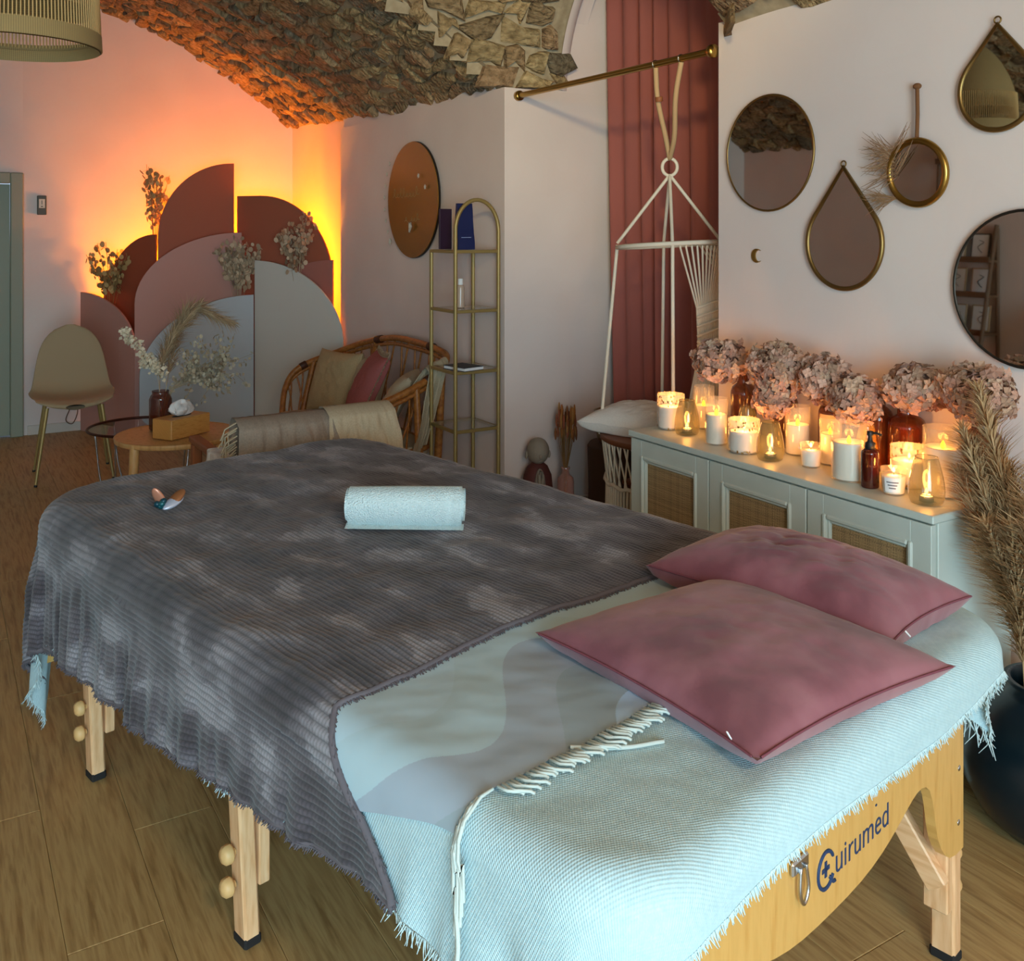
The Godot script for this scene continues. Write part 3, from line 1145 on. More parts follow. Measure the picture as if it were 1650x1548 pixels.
func cushion(called: String, at_local: Vector3, turn: float, half: Vector3, _lean: float, sd: int, label: String, group: String) -> void:
	var p := bed_at() + Basis(Vector3.UP, BED_TURN) * at_local
	var t := thing(called, label, "cushion", p, BED_TURN + turn, group)
	obj("cover", cushion_mesh(half, sd), M.velvet_pink, t)
	# zip seam and the white label tab
	var sm := MB.new()
	var line := []
	for k in 41:
		var u := lerpf(-0.96, 0.96, k / 40.0)
		line.append(Vector3(half.x * u, half.y * 0.36 + 0.002, half.z * (1.0 - 0.075 * (1.0 - u * u)) + 0.001))
	sm.tube(line, 0.0022, 5)
	line = []
	for k in 41:
		var u := lerpf(-0.96, 0.96, k / 40.0)
		line.append(Vector3(-half.x * (1.0 - 0.075 * (1.0 - u * u)) - 0.001, half.y * 0.36 + 0.002, half.z * u))
	sm.tube(line, 0.0022, 5)
	obj("seam", sm, mat(c8(120, 62, 74), 0.8), t)
	var tb := MB.new()
	if half.y < 0.12:
		tb.box(Vector3(-half.x * 0.965, half.y * 0.36 + 0.006, half.z * 0.78), Vector3(0.002, 0.026, 0.003), 0.0005, Basis(Vector3(0, 0, 1), 0.6))
	else:
		tb.box(Vector3(-half.x * 0.55, half.y * 0.36 + 0.0, half.z * 0.985), Vector3(0.003, 0.026, 0.002), 0.0005, Basis(Vector3(0, 0, 1), 0.9))
	obj("label_tab", tb, M.paper_white, t)

func towel() -> void:
	# rolled white towel: a spiral swept along its axis
	var p := Vector3(1.062, BED_TOP + 0.026, -2.285)
	var t := thing("rolled_towel", "rolled white terry towel lying on the grey blanket", "towel", p, -0.5454)
	var n := noise(88, 1.0, 2)
	var b := MB.new()
	var turns := 2.35
	b.grid(120, 40, func(s, u):
		var a: float = -PI * 0.62 - s * TAU * turns
		var rr: float = lerpf(0.056, 0.014, s) * (1.0 + 0.03 * n.get_noise_2d(s * 9.0, u * 4.0))
		var x: float = (u - 0.5) * 0.305 * (1.0 + 0.012 * sin(s * 9.0))
		return Vector3(x, 0.054 + sin(a) * rr * 0.9, cos(a) * rr * 1.08), false, Vector2(0.6, 0.3))
	# loose outer edge lying on the blanket
	b.grid(16, 30, func(s, u):
		var x: float = (u - 0.5) * 0.305
		var y: float = 0.010 - 0.006 * s + 0.006 * (1.0 - u)
		return Vector3(x, y, 0.012 + s * 0.034 + 0.006 * (1.0 - u)), false, Vector2(0.1, 0.3))
	obj("terry_roll", b, M.terry, t)
	# core that closes the ends
	var c := MB.new()
	for s in 3:
		c.lathe([Vector2(0.0, -0.149), Vector2(0.050 - s * 0.016, -0.147), Vector2(0.051 - s * 0.016, 0.0), Vector2(0.050 - s * 0.016, 0.147), Vector2(0.0, 0.149)], 24)
	var k := obj("inner_layers", c, M.terry, t)
	k.position = Vector3(0, 0.054, 0)
	k.rotation.z = PI / 2

func trinket() -> void:
	# small crystal ornament with coppery and teal leaves
	var t := thing("leaf_ornament", "small ornament of copper and teal leaves on the grey blanket", "ornament", Vector3(0.553, BED_TOP + 0.024, -2.80), 0.3)
	var set := [[Vector3(-0.01, 0.03, 0), 0.5, c8(206, 140, 112)], [Vector3(0.035, 0.02, 0.01), -0.9, c8(150, 96, 60)], [Vector3(0.025, 0.012, 0.012), -1.2, c8(190, 196, 214)]]
	for e in set:
		var l := MB.new()
		l.blob(e[0], Vector3(0.008, 0.034, 0.016), 12, 8, Basis(Vector3(0, 0, 1), e[1]) * Basis(Vector3(0, 1, 0), 0.6))
		obj("leaf", l, mat(e[2], 0.35, 0.3), t)
	for k in 7:
		var l := MB.new()
		l.blob(Vector3(-0.03 + rng.randf_range(0.0, 0.035), 0.008 + rng.randf_range(0.0, 0.014), rng.randf_range(-0.012, 0.016)), Vector3(0.010, 0.009, 0.010), 7, 5, Basis(Vector3(1, 1, 0).normalized(), k))
		obj("petal", l, mat([c8(24, 70, 84), c8(30, 96, 104), c8(22, 44, 66)][k % 3], 0.3, 0.2), t)

# ---------------------------------------------------------------- sideboard
func frame_rect(b: MB, x: float, zc: float, yc: float, w: float, h: float, rail: float, thick: float, bev: float) -> void:
	for s in [-1.0, 1.0]:
		b.box(Vector3(x, yc, zc + s * (w - rail) * 0.5), Vector3(thick, h, rail), bev)
		b.box(Vector3(x, yc + s * (h - rail) * 0.5, zc), Vector3(thick, rail, w - rail * 2.0), bev)

func sideboard() -> void:
	var zc := -2.2125
	var t := thing("sideboard", "pale grey-green sideboard with three woven cane doors along the mirror wall", "sideboard", Vector3(2.43, 0, zc))
	var w := 1.285
	var bd := MB.new()
	bd.box(Vector3(0.01, 0.40, 0), Vector3(0.33, 0.655, w - 0.01), 0.002)
	obj("body", bd, M.sideboard, t)
	var tp := MB.new()
	tp.box(Vector3(0.0, 0.739, 0), Vector3(0.368, 0.022, w), 0.003)
	obj("top", tp, M.sideboard, t)
	for sz in [-1.0, 1.0]:
		for sx in [-1.0, 1.0]:
			var lg := MB.new()
			lg.box(Vector3(sx * 0.14, 0.036, sz * (w * 0.5 - 0.05)), Vector3(0.04, 0.072, 0.04), 0.003)
			obj("leg", lg, M.sideboard, t)
	var weave := image_tex(256, 256, func(x, y):
		var wx: int = x / 8
		var wy: int = y / 8
		var over: bool = (wx + wy) % 2 == 0
		var edge: float = absf(fmod(x if over else y, 8.0) - 3.5) / 4.0
		var tone: float = 0.74 + 0.26 * fmod(absf(sin(wx * 12.9 if over else wy * 78.2)) * 43.7, 1.0)
		tone *= 1.0 - 0.35 * edge
		return Color(0.86 * tone, 0.71 * tone, 0.50 * tone))
	var cane := mat(Color.WHITE, 0.8)
	cane.albedo_texture = weave
	cane.uv1_scale = Vector3(8, 8, 1)
	cane.heightmap_enabled = true
	cane.heightmap_texture = weave
	cane.heightmap_scale = 0.15
	for k in 3:
		var dz := (k - 1) * 0.4235
		var dr := MB.new()
		frame_rect(dr, -0.168, dz, 0.40, 0.418, 0.644, 0.062, 0.02, 0.0015)
		var d := obj("door", dr, M.sideboard, t)
		var mo := MB.new()
		frame_rect(mo, -0.172, dz, 0.40, 0.306, 0.532, 0.016, 0.022, 0.005)
		frame_rect(mo, -0.166, dz, 0.40, 0.28, 0.506, 0.012, 0.016, 0.003)
		obj("moulding", mo, M.sideboard, d)
		var cn := MB.new()
		cn.flat_quad(Vector3(-0.164, 0.15, dz - 0.13), Vector3(-0.164, 0.15, dz + 0.13), Vector3(-0.164, 0.65, dz + 0.13), Vector3(-0.164, 0.65, dz - 0.13))
		obj("cane_panel", cn, cane, d)
		var kb := MB.new()
		kb.lathe([Vector2(0.004, 0.0), Vector2(0.004, 0.012), Vector2(0.010, 0.016), Vector2(0.010, 0.022), Vector2(0.0, 0.024)], 14)
		var ko := obj("knob", kb, M.dull_brass, d)
		ko.position = Vector3(-0.178, 0.42, dz + 0.18)
		ko.rotation.z = PI / 2

# ---------------------------------------------------------------- candles, bottles, hydrangeas
const SHELF := 0.7505

func flame_at(t: Node3D, y: float, energy: float, led := false) -> void:
	var f := MB.new()
	if led:
		f.lathe([Vector2(0.0, 0), Vector2(0.006, 0.003), Vector2(0.0075, 0.009), Vector2(0.006, 0.016), Vector2(0.003, 0.022), Vector2(0.0, 0.026)], 12, Vector3(0, y, 0))
	else:
		f.lathe([Vector2(0.0, 0.002), Vector2(0.0030, 0.004), Vector2(0.0042, 0.008), Vector2(0.0034, 0.012), Vector2(0.0016, 0.016), Vector2(0.0, 0.019)], 12, Vector3(0, y + 0.004, 0))
	obj("flame", f, M.led_flame if led else M.flame, t)
	lamp(t, Vector3(0, y + 0.014, 0), FLAME, energy, 0.012)

func wick(t: Node3D, y: float) -> void:
	var w := MB.new()
	w.tube([Vector3(0, y, 0), Vector3(0.001, y + 0.008, 0)], 0.0009, 5)
	obj("wick", w, M.black, t)

func glass_cylinder(r: float, h: float) -> MB:
	var b := MB.new()
	b.lathe([Vector2(0.0, 0.0), Vector2(r * 0.96, 0.0), Vector2(r, 0.004), Vector2(r, h), Vector2(r - 0.0022, h), Vector2(r - 0.0022, 0.008)], 32)
	return b

func led_candle(x: float, z: float, r: float, h: float, wax: float, energy: float, label: String) -> void:
	var t := thing("glass_pillar_candle", label, "candle", Vector3(x, SHELF, z), 0.0, "flameless pillar candles in glass")
	obj("glass_cylinder", glass_cylinder(r, h), M.clear, t)
	var w := MB.new()
	var q := r - 0.004
	w.lathe([Vector2(0, 0.006), Vector2(q, 0.006), Vector2(q, wax), Vector2(q - 0.004, wax + 0.003), Vector2(q * 0.6, wax - 0.004), Vector2(0, wax - 0.006)], 32)
	obj("wax_body", w, M.white_wax, t)
	flame_at(t, wax - 0.005, energy * 0.4, true)

func frosted_candle(x: float, z: float, r: float, h: float, energy: float, label: String) -> void:
	# short glass with a band of gold flecks, filled with white wax
	var t := thing("frosted_glass_candle", label, "candle", Vector3(x, SHELF, z), 0.0, "white candles in flecked glasses")
	var q := r - 0.004
	var w := MB.new()
	w.lathe([Vector2(0, 0.004), Vector2(q * 0.94, 0.004), Vector2(q, 0.012), Vector2(q, h * 0.66), Vector2(q * 0.9, h * 0.66 - 0.003), Vector2(0, h * 0.66 - 0.006)], 32)
	obj("wax_body", w, M.white_wax, t)
	var g := MB.new()
	g.lathe([Vector2(0.0, 0.0), Vector2(r * 0.92, 0.0), Vector2(r, 0.012), Vector2(r, h), Vector2(r - 0.002, h)], 36)
	obj("glass_jar", g, M.frost, t)
	var fl := MB.new()
	for k in 90:
		# broken gold flecks on the upper rim and the foot
		var a := rng.randf() * TAU
		var up := k < 62
		var y := h - pow(rng.randf(), 1.6) * h * 0.30 if up else 0.006 + rng.randf() * 0.006
		var s := rng.randf_range(0.0012, 0.0032)
		var c := Vector3(cos(a), 0, sin(a))
		var sd := Vector3(-sin(a), 0, cos(a)) * s
		var p := c * (r + 0.0006) + Vector3(0, y, 0)
		fl.flat_quad(p - sd - Vector3(0, s * 1.4, 0), p + sd - Vector3(0, s, 0), p + sd * 0.7 + Vector3(0, s * 1.6, 0), p - sd + Vector3(0, s, 0))
	obj("gold_flecks", fl, M.dull_brass, t)
	wick(t, h * 0.66 - 0.006)
	flame_at(t, h * 0.66 - 0.002, energy)

func egg_glass(x: float, z: float, r: float, h: float, m: Material, energy: float, label: String) -> void:
	var t := thing("tealight_glass", label, "tealight holder", Vector3(x, SHELF, z), 0.0, "stemless tealight glasses")
	var g := MB.new()
	var prof := [Vector2(0.0, 0.006), Vector2(r * 0.5, 0.004), Vector2(r * 0.58, 0.0)]
	for k in 15:
		var f := k / 14.0
		prof.append(Vector2(r * (0.62 + 0.38 * sin(PI * pow(0.08 + f * 0.84, 0.62)) - 0.06 * f), h * (0.03 + 0.97 * f)))
	g.lathe(prof, 32)
	obj("glass_bowl", g, m, t)
	var rim := MB.new()
	var pts := []
	for k in 32:
		pts.append(Vector3(cos(TAU * k / 32.0) * prof[-1].x, h, sin(TAU * k / 32.0) * prof[-1].x))
	rim.tube(pts, 0.0011, 6, true)
	obj("rim", rim, m, t)
	var c := MB.new()
	c.lathe([Vector2(0, 0.007), Vector2(0.019, 0.007), Vector2(0.019, 0.023), Vector2(0.0175, 0.023), Vector2(0.0175, 0.019), Vector2(0, 0.0185)], 24)
	obj("tealight", c, M.steel, t)
	var w := MB.new()
	w.lathe([Vector2(0, 0.008), Vector2(0.0172, 0.008), Vector2(0.0172, 0.020), Vector2(0, 0.0205)], 24)
	obj("wax", w, M.white_wax, t)
	wick(t, 0.0205)
	flame_at(t, 0.022, energy)

func jar_candle(x: float, z: float, r: float, h: float, label: String, paper: bool) -> void:
	var t := thing("small_jar_candle", label, "candle", Vector3(x, SHELF, z), 0.0, "small jar candles")
	var g := MB.new()
	g.lathe([Vector2(0.0, 0.0), Vector2(r * 0.78, 0.0), Vector2(r * 0.82, 0.006), Vector2(r, h), Vector2(r - 0.0018, h)], 30)
	obj("glass_jar", g, M.clear, t)
	var w := MB.new()
	w.lathe([Vector2(0, 0.006), Vector2(r * 0.76, 0.006), Vector2(r * 0.90, h * 0.72), Vector2(0, h * 0.72)], 30)
	obj("wax", w, M.white_wax, t)
	if paper:
		# white paper label with printed lines, turned to the room
		var p := MB.new()
		p.grid(10, 1, func(s, u):
			var a: float = PI + 0.55 + (s - 0.5) * 1.3
			var q: float = r * lerpf(0.86, 0.97, u) + 0.0012
			return Vector3(cos(a) * q, h * lerpf(0.16, 0.70, u), -sin(a) * q), true)
		obj("paper_label", p, M.paper_white, t)
		var ln := MB.new()
		for k in 3:
			ln.grid(8, 1, func(s, u):
				var a: float = PI + 0.55 + (s - 0.5) * (0.9 - 0.2 * k)
				var q: float = r * 0.93 + 0.0026
				return Vector3(cos(a) * q, h * (0.52 - 0.11 * k + 0.045 * u), -sin(a) * q), true)
		obj("printed_lines", ln, mat(c8(120, 120, 124), 0.8), t)
	wick(t, h * 0.72)
	flame_at(t, h * 0.72 + 0.002, 0.008)

func amber_bottle(x: float, z: float, r: float, h: float, label: String, tag_paper := false) -> Vector3:
	var t := thing("amber_bottle", label, "bottle", Vector3(x, SHELF, z), 0.0, "brown apothecary bottles")
	var g := MB.new()
	var prof := [Vector2(0, 0.0), Vector2(r * 0.92, 0.0), Vector2(r, 0.006), Vector2(r, h * 0.66), Vector2(r * 0.97, h * 0.71), Vector2(r * 0.86, h * 0.77), Vector2(r * 0.62, h * 0.815), Vector2(r * 0.52, h * 0.83), Vector2(r * 0.50, h * 0.93), Vector2(r * 0.58, h * 0.94), Vector2(r * 0.58, h), Vector2(r * 0.48, h)]
	g.lathe(prof, 32)
	obj("bottle_body", g, M.amber_glass, t)
	if tag_paper:
		var p := MB.new()
		p.grid(12, 1, func(s, u):
			var a: float = PI + 0.45 + (s - 0.5) * 1.5
			return Vector3(cos(a) * (r + 0.001), h * lerpf(0.42, 0.68, u), -sin(a) * (r + 0.001)), true)
		obj("paper_label", p, mat(c8(206, 180, 140), 0.9), t)
	return Vector3(x, SHELF + h, z)

func petal(b: MB, c: Vector3, dir: Vector3, nrm: Vector3, s: float) -> void:
	var side := nrm.cross(dir).normalized()
	var a := c
	var m1 := c + dir * s * 0.55 + side * s * 0.5 + nrm * s * 0.14
	var m2 := c + dir * s * 0.55 - side * s * 0.5 + nrm * s * 0.14
	var e := c + dir * s * 1.05 - nrm * s * 0.12
	b.flat_tri(a, m1, e)
	b.flat_tri(a, e, m2)

func hydrangea(at: Vector3, r: Vector3, from: Vector3, label: String, sd: int) -> void:
	rng.seed = sd
	var t := thing("dried_hydrangea", label, "dried flower", from, 0.0, "dried hydrangeas in the brown bottles")
	var c := at - from
	var st := MB.new()
	st.tint = Color(0.16, 0.10, 0.05)
	st.tube(curve([Vector3(0, -0.13, 0), Vector3(0, 0.0, 0), c * 0.6, c], 8), 0.0028, 6)
	obj("stem", st, M.dried, t)
	var b := MB.new()
	var tones := [Color(0.54, 0.31, 0.22), Color(0.62, 0.38, 0.28), Color(0.46, 0.25, 0.18), Color(0.57, 0.38, 0.26), Color(0.44, 0.27, 0.18)]
	var count := int(230.0 * r.x * r.y / 0.0064)
	for k in count:
		var y := 1.0 - 2.0 * (k + 0.5) / count
		var q := sqrt(1.0 - y * y)
		var ph := k * 2.399963
		var n := Vector3(cos(ph) * q, y, sin(ph) * q)
		var lump := 1.0 + 0.12 * sin(n.x * 7.0 + sd) * sin(n.y * 6.0) + rng.randf_range(-0.24, 0.08)
		var p := c + Vector3(n.x * r.x, n.y * r.y, n.z * r.z) * lump
		var nn := (n + Vector3(rng.randf_range(-0.8, 0.8), rng.randf_range(-0.8, 0.8), rng.randf_range(-0.8, 0.8))).normalized()
		var u := nn.cross(Vector3(0.3, 1, 0.2)).normalized().rotated(nn, rng.randf() * TAU)
		b.tint = tones[rng.randi() % 5] * rng.randf_range(0.8, 1.2)
		b.tint.a = 1.0
		for e in 4:
			petal(b, p, u.rotated(nn, e * TAU / 4.0), nn, rng.randf_range(0.014, 0.022))
	b.tint = Color(0.20, 0.12, 0.09)
	b.blob(c, r * 0.74, 12, 8)
	obj("flower_head", b, M.dried, t)

func candles() -> void:
	M.frost = glass(c8(236, 238, 238), 0.30, 0.12)
	rng.seed = 21
	var fl := 0.011
	frosted_candle(2.40, -2.79, 0.052, 0.131, fl, "white candle in flecked glass at the curtain end of the sideboard")
	egg_glass(2.378, -2.675, 0.047, 0.126, M.olive_glass, fl, "olive tealight glass beside the candle nearest the curtain")
	led_candle(2.515, -2.735, 0.040, 0.160, 0.085, fl * 0.6, "slim white pillar candle in clear glass behind the first olive tealight glass")
	led_candle(2.363, -2.505, 0.040, 0.162, 0.103, fl, "white pillar candle in glass above the first cane door")
	frosted_candle(2.357, -2.364, 0.053, 0.112, fl, "white candle in flecked glass beside a pillar candle, before the second hydrangea")
	egg_glass(2.448, -2.44, 0.039, 0.132, M.olive_glass, fl * 0.6, "small olive tealight glass half hidden behind the middle flecked candle")
	egg_glass(2.345, -2.235, 0.046, 0.124, M.olive_glass, fl, "olive tealight glass at the front edge above the middle cane door")
	led_candle(2.49, -2.25, 0.042, 0.162, 0.098, fl, "white pillar candle in tall glass behind the small jar candle")
	jar_candle(2.39, -2.105, 0.036, 0.074, "small jar candle without label on the sideboard", false)
	led_candle(2.470, -2.095, 0.035, 0.150, 0.098, fl * 0.5, "narrow white pillar candle in glass beside the widest middle candle")
	led_candle(2.369, -1.94, 0.052, 0.173, 0.112, fl, "wide white pillar candle in glass next to the pump bottle")
	egg_glass(2.468, -1.955, 0.036, 0.150, M.gold_glass, fl, "tall golden tealight glass behind the pump bottle")
	jar_candle(2.345, -1.765, 0.037, 0.074, "small jar candle with white paper label beside the pump bottle", true)
	frosted_candle(2.458, -1.797, 0.053, 0.118, fl, "white candle in flecked glass before the widest brown bottle")
	egg_glass(2.338, -1.655, 0.049, 0.128, M.olive_glass, fl, "olive tealight glass at the corner of the sideboard")
	led_candle(2.455, -1.685, 0.055, 0.193, 0.135, fl, "largest white pillar candle in glass at the pampas end of the sideboard")
	# dark red pump bottle
	var t := thing("pump_bottle", "dark red pump bottle with black dispenser on the sideboard", "bottle", Vector3(2.347, SHELF, -1.847), 0.4)
	var b := MB.new()
	b.lathe([Vector2(0, 0), Vector2(0.023, 0), Vector2(0.0255, 0.004), Vector2(0.0255, 0.100), Vector2(0.022, 0.110), Vector2(0.013, 0.114), Vector2(0.013, 0.118)], 28)
	obj("bottle_body", b, M.red_glass, t)
	b = MB.new()
	b.lathe([Vector2(0, 0.112), Vector2(0.015, 0.112), Vector2(0.015, 0.130), Vector2(0.008, 0.134), Vector2(0.006, 0.150), Vector2(0.010, 0.153), Vector2(0.009, 0.164), Vector2(0, 0.165)], 20)
	b.tube([Vector3(0, 0.158, 0), Vector3(0.0, 0.160, 0.020), Vector3(0.0, 0.156, 0.033)], 0.0038, 8)
	obj("pump", b, M.black, t)
	# brown bottles along the wall and the dried flowers in them
	var q1 := amber_bottle(2.535, -2.545, 0.047, 0.235, "brown bottle under the hydrangea next to the macrame")
	var q2 := amber_bottle(2.545, -2.355, 0.045, 0.215, "brown bottle under the twin-headed hydrangea")
	var q3 := amber_bottle(2.545, -2.145, 0.050, 0.220, "brown bottle with paper label under paired hydrangeas", true)
	var q4 := amber_bottle(2.555, -1.985, 0.050, 0.238, "brown bottle without a flower")
	var q5 := amber_bottle(2.555, -1.875, 0.056, 0.225, "wide brown bottle under the candle-lit hydrangea")
	var q6 := amber_bottle(2.555, -1.63, 0.055, 0.225, "brown bottle behind the pampas grass")
	if q4.y < 0.0:
		return
	hydrangea(Vector3(2.46, 1.026, -2.585), Vector3(0.098, 0.074, 0.10), q1, "dried tan hydrangea head beside the macrame ropes", 101)
	hydrangea(Vector3(2.46, 1.030, -2.305), Vector3(0.10, 0.088, 0.10), q2, "large dried tan hydrangea head above the second brown bottle", 102)
	hydrangea(Vector3(2.445, 0.930, -2.315), Vector3(0.066, 0.060, 0.066), q2, "small dried hydrangea head drooping under the large one", 103)
	hydrangea(Vector3(2.475, 1.022, -2.125), Vector3(0.080, 0.074, 0.082), q3, "dried hydrangea head leaning over the labelled bottle", 104)
	hydrangea(Vector3(2.46, 0.978, -1.99), Vector3(0.080, 0.074, 0.080), q3, "dried pinkish hydrangea head beside the bottle without a flower", 105)
	hydrangea(Vector3(2.50, 1.036, -1.80), Vector3(0.088, 0.068, 0.092), q5, "dried hydrangea head glowing orange above the wide brown bottle", 106)
	hydrangea(Vector3(2.49, 1.052, -1.60), Vector3(0.098, 0.074, 0.098), q6, "dried mauve hydrangea head behind the pampas grass", 107)
	# pampas grass in a dark round pot on the floor
	var pot := thing("round_pot", "large dark teal round pot on the floor beside the sideboard", "pot", Vector3(2.39, 0, -1.345))
	b = MB.new()
	var prof := [Vector2(0.0, 0.0), Vector2(0.11, 0.0), Vector2(0.165, 0.05), Vector2(0.20, 0.12), Vector2(0.205, 0.18), Vector2(0.185, 0.25), Vector2(0.14, 0.31), Vector2(0.10, 0.335), Vector2(0.095, 0.36), Vector2(0.105, 0.375), Vector2(0.088, 0.375), Vector2(0.085, 0.33)]
	b.lathe(prof, 40)
	obj("pot_body", b, mat(c8(8, 28, 36), 0.3), pot)
	rng.seed = 55
	for k in 10:
		var g := thing("pampas_stem", ["tallest tan pampas plume leaning from the dark pot towards the mauve hydrangea", "tall tan pampas plume beside the tallest one in the dark pot", "tall tan pampas plume leaning over the sideboard corner"][k] if k < 3 else "shorter tan pampas plume standing upright in the dark pot", "dried grass", Vector3(2.39 + rng.randf_range(-0.04, 0.04), 0.06, -1.345 + rng.randf_range(-0.04, 0.04)), 0.0, "pampas plumes in the dark pot")
		var lean := Vector3(rng.randf_range(-0.16, 0.08), 0, rng.randf_range(-0.24, 0.12))
		var hh := rng.randf_range(0.68, 0.92) + (0.12 if k < 3 else 0.0)
		if k < 3:
			lean = Vector3(-0.06, 0, -0.20 + 0.03 * k)
		pampas(g, [Vector3.ZERO, Vector3(lean.x * 0.2, hh * 0.45, lean.z * 0.2), Vector3(lean.x * 0.6, hh * 0.75, lean.z * 0.6), Vector3(lean.x, hh, lean.z)], 0.38, 0.085, 850, [Color(0.58, 0.38, 0.19), Color(0.66, 0.46, 0.25), Color(0.48, 0.30, 0.14)])

func pampas(t: Node3D, pts: Array, from: float, width: float, count: int, tones: Array) -> void:
	var line := curve(pts, 40)
	var st := MB.new()
	st.tint = tones[0]
	st.tube(line, 0.0022, 5)
	obj("stem", st, M.dried, t)
	var b := MB.new()
	for k in count:
		var f := lerpf(from, 1.0, rng.randf())
		var i := mini(int(f * 40.0), 39)
		var p: Vector3 = line[i].lerp(line[i + 1], f * 40.0 - i)
		var ax: Vector3 = (line[i + 1] - line[i]).normalized()
		var rel := (f - from) / (1.0 - from)
		var w := width * (0.35 + 0.65 * sin(PI * clampf(rel * 0.85 + 0.12, 0.0, 1.0)))
		var rad := Vector3(rng.randf_range(-1, 1), rng.randf_range(-0.3, 0.3), rng.randf_range(-1, 1)).normalized()
		rad = (rad - ax * rad.dot(ax)).normalized()
		var l := w * rng.randf_range(0.7, 1.5)
		var m := p + ax * l * 0.55 + rad * l * 0.35
		var e := p + ax * l * 1.0 + rad * l * 0.85 - Vector3(0, l * 0.22, 0)
		var s := ax.cross(rad) * 0.0010
		b.tint = tones[rng.randi() % tones.size()] * rng.randf_range(0.8, 1.25)
		b.tint.a = 1.0
		var a0 := b.vert(p - s)
		var a1 := b.vert(p + s)
		var m0 := b.vert(m - s * 1.8)
		var m1 := b.vert(m + s * 1.8)
		var e0 := b.vert(e)
		b.quad(a0, a1, m1, m0)
		b.tri(m0, m1, e0)
	obj("plume", b, M.dried, t)

# ---------------------------------------------------------------- mirrors and brass on the right wall
const FACE_LEFT := Basis(Vector3(0, 0, 1), Vector3(0, 1, 0), Vector3(-1, 0, 0))

func disc_outline(r: float, n := 56) -> PackedVector2Array:
	var p := PackedVector2Array()
	for k in n:
		p.append(Vector2(cos(TAU * k / n), sin(TAU * k / n)) * r)
	return p

func drop_outline(r: float, tip: float) -> PackedVector2Array:
	# circle round the origin drawn out to a point at height tip
	var p := PackedVector2Array()
	var a0 := asin(r / tip)
	var n := 44
	for k in n + 1:
		var a := lerpf(a0, PI - a0, 0.0) + (TAU - (PI - 2.0 * a0)) * k / n - (PI - 2.0 * a0) * 0.0
		a = a0 - (TAU - (PI - 2.0 * a0)) * k / n
		p.append(Vector2(cos(a), sin(a)) * r)
	p.append(Vector2(0, tip))
	var out := PackedVector2Array()
	for k in range(p.size() - 1, -1, -1):
		out.append(p[k])
	return out

func wall_mirror(called: String, at: Vector3, poly: PackedVector2Array, rim: float, m: Material, label: String, tilt := 0.0) -> Node3D:
	var t := thing(called, label, "mirror", at, 0.0, "mirrors on the pink wall")
	t.rotation.z = tilt
	var g := MB.new()
	g.prism(poly, 0.006, Transform3D(FACE_LEFT, Vector3(-0.004, 0, 0)))
	obj("mirror_glass", g, M.mirror, t)
	var f := MB.new()
	var line := []
	for p in poly:
		line.append(FACE_LEFT * Vector3(p.x, p.y, 0.008))
	f.tube(line, rim, 8, true)
	obj("frame", f, m, t)
	return t

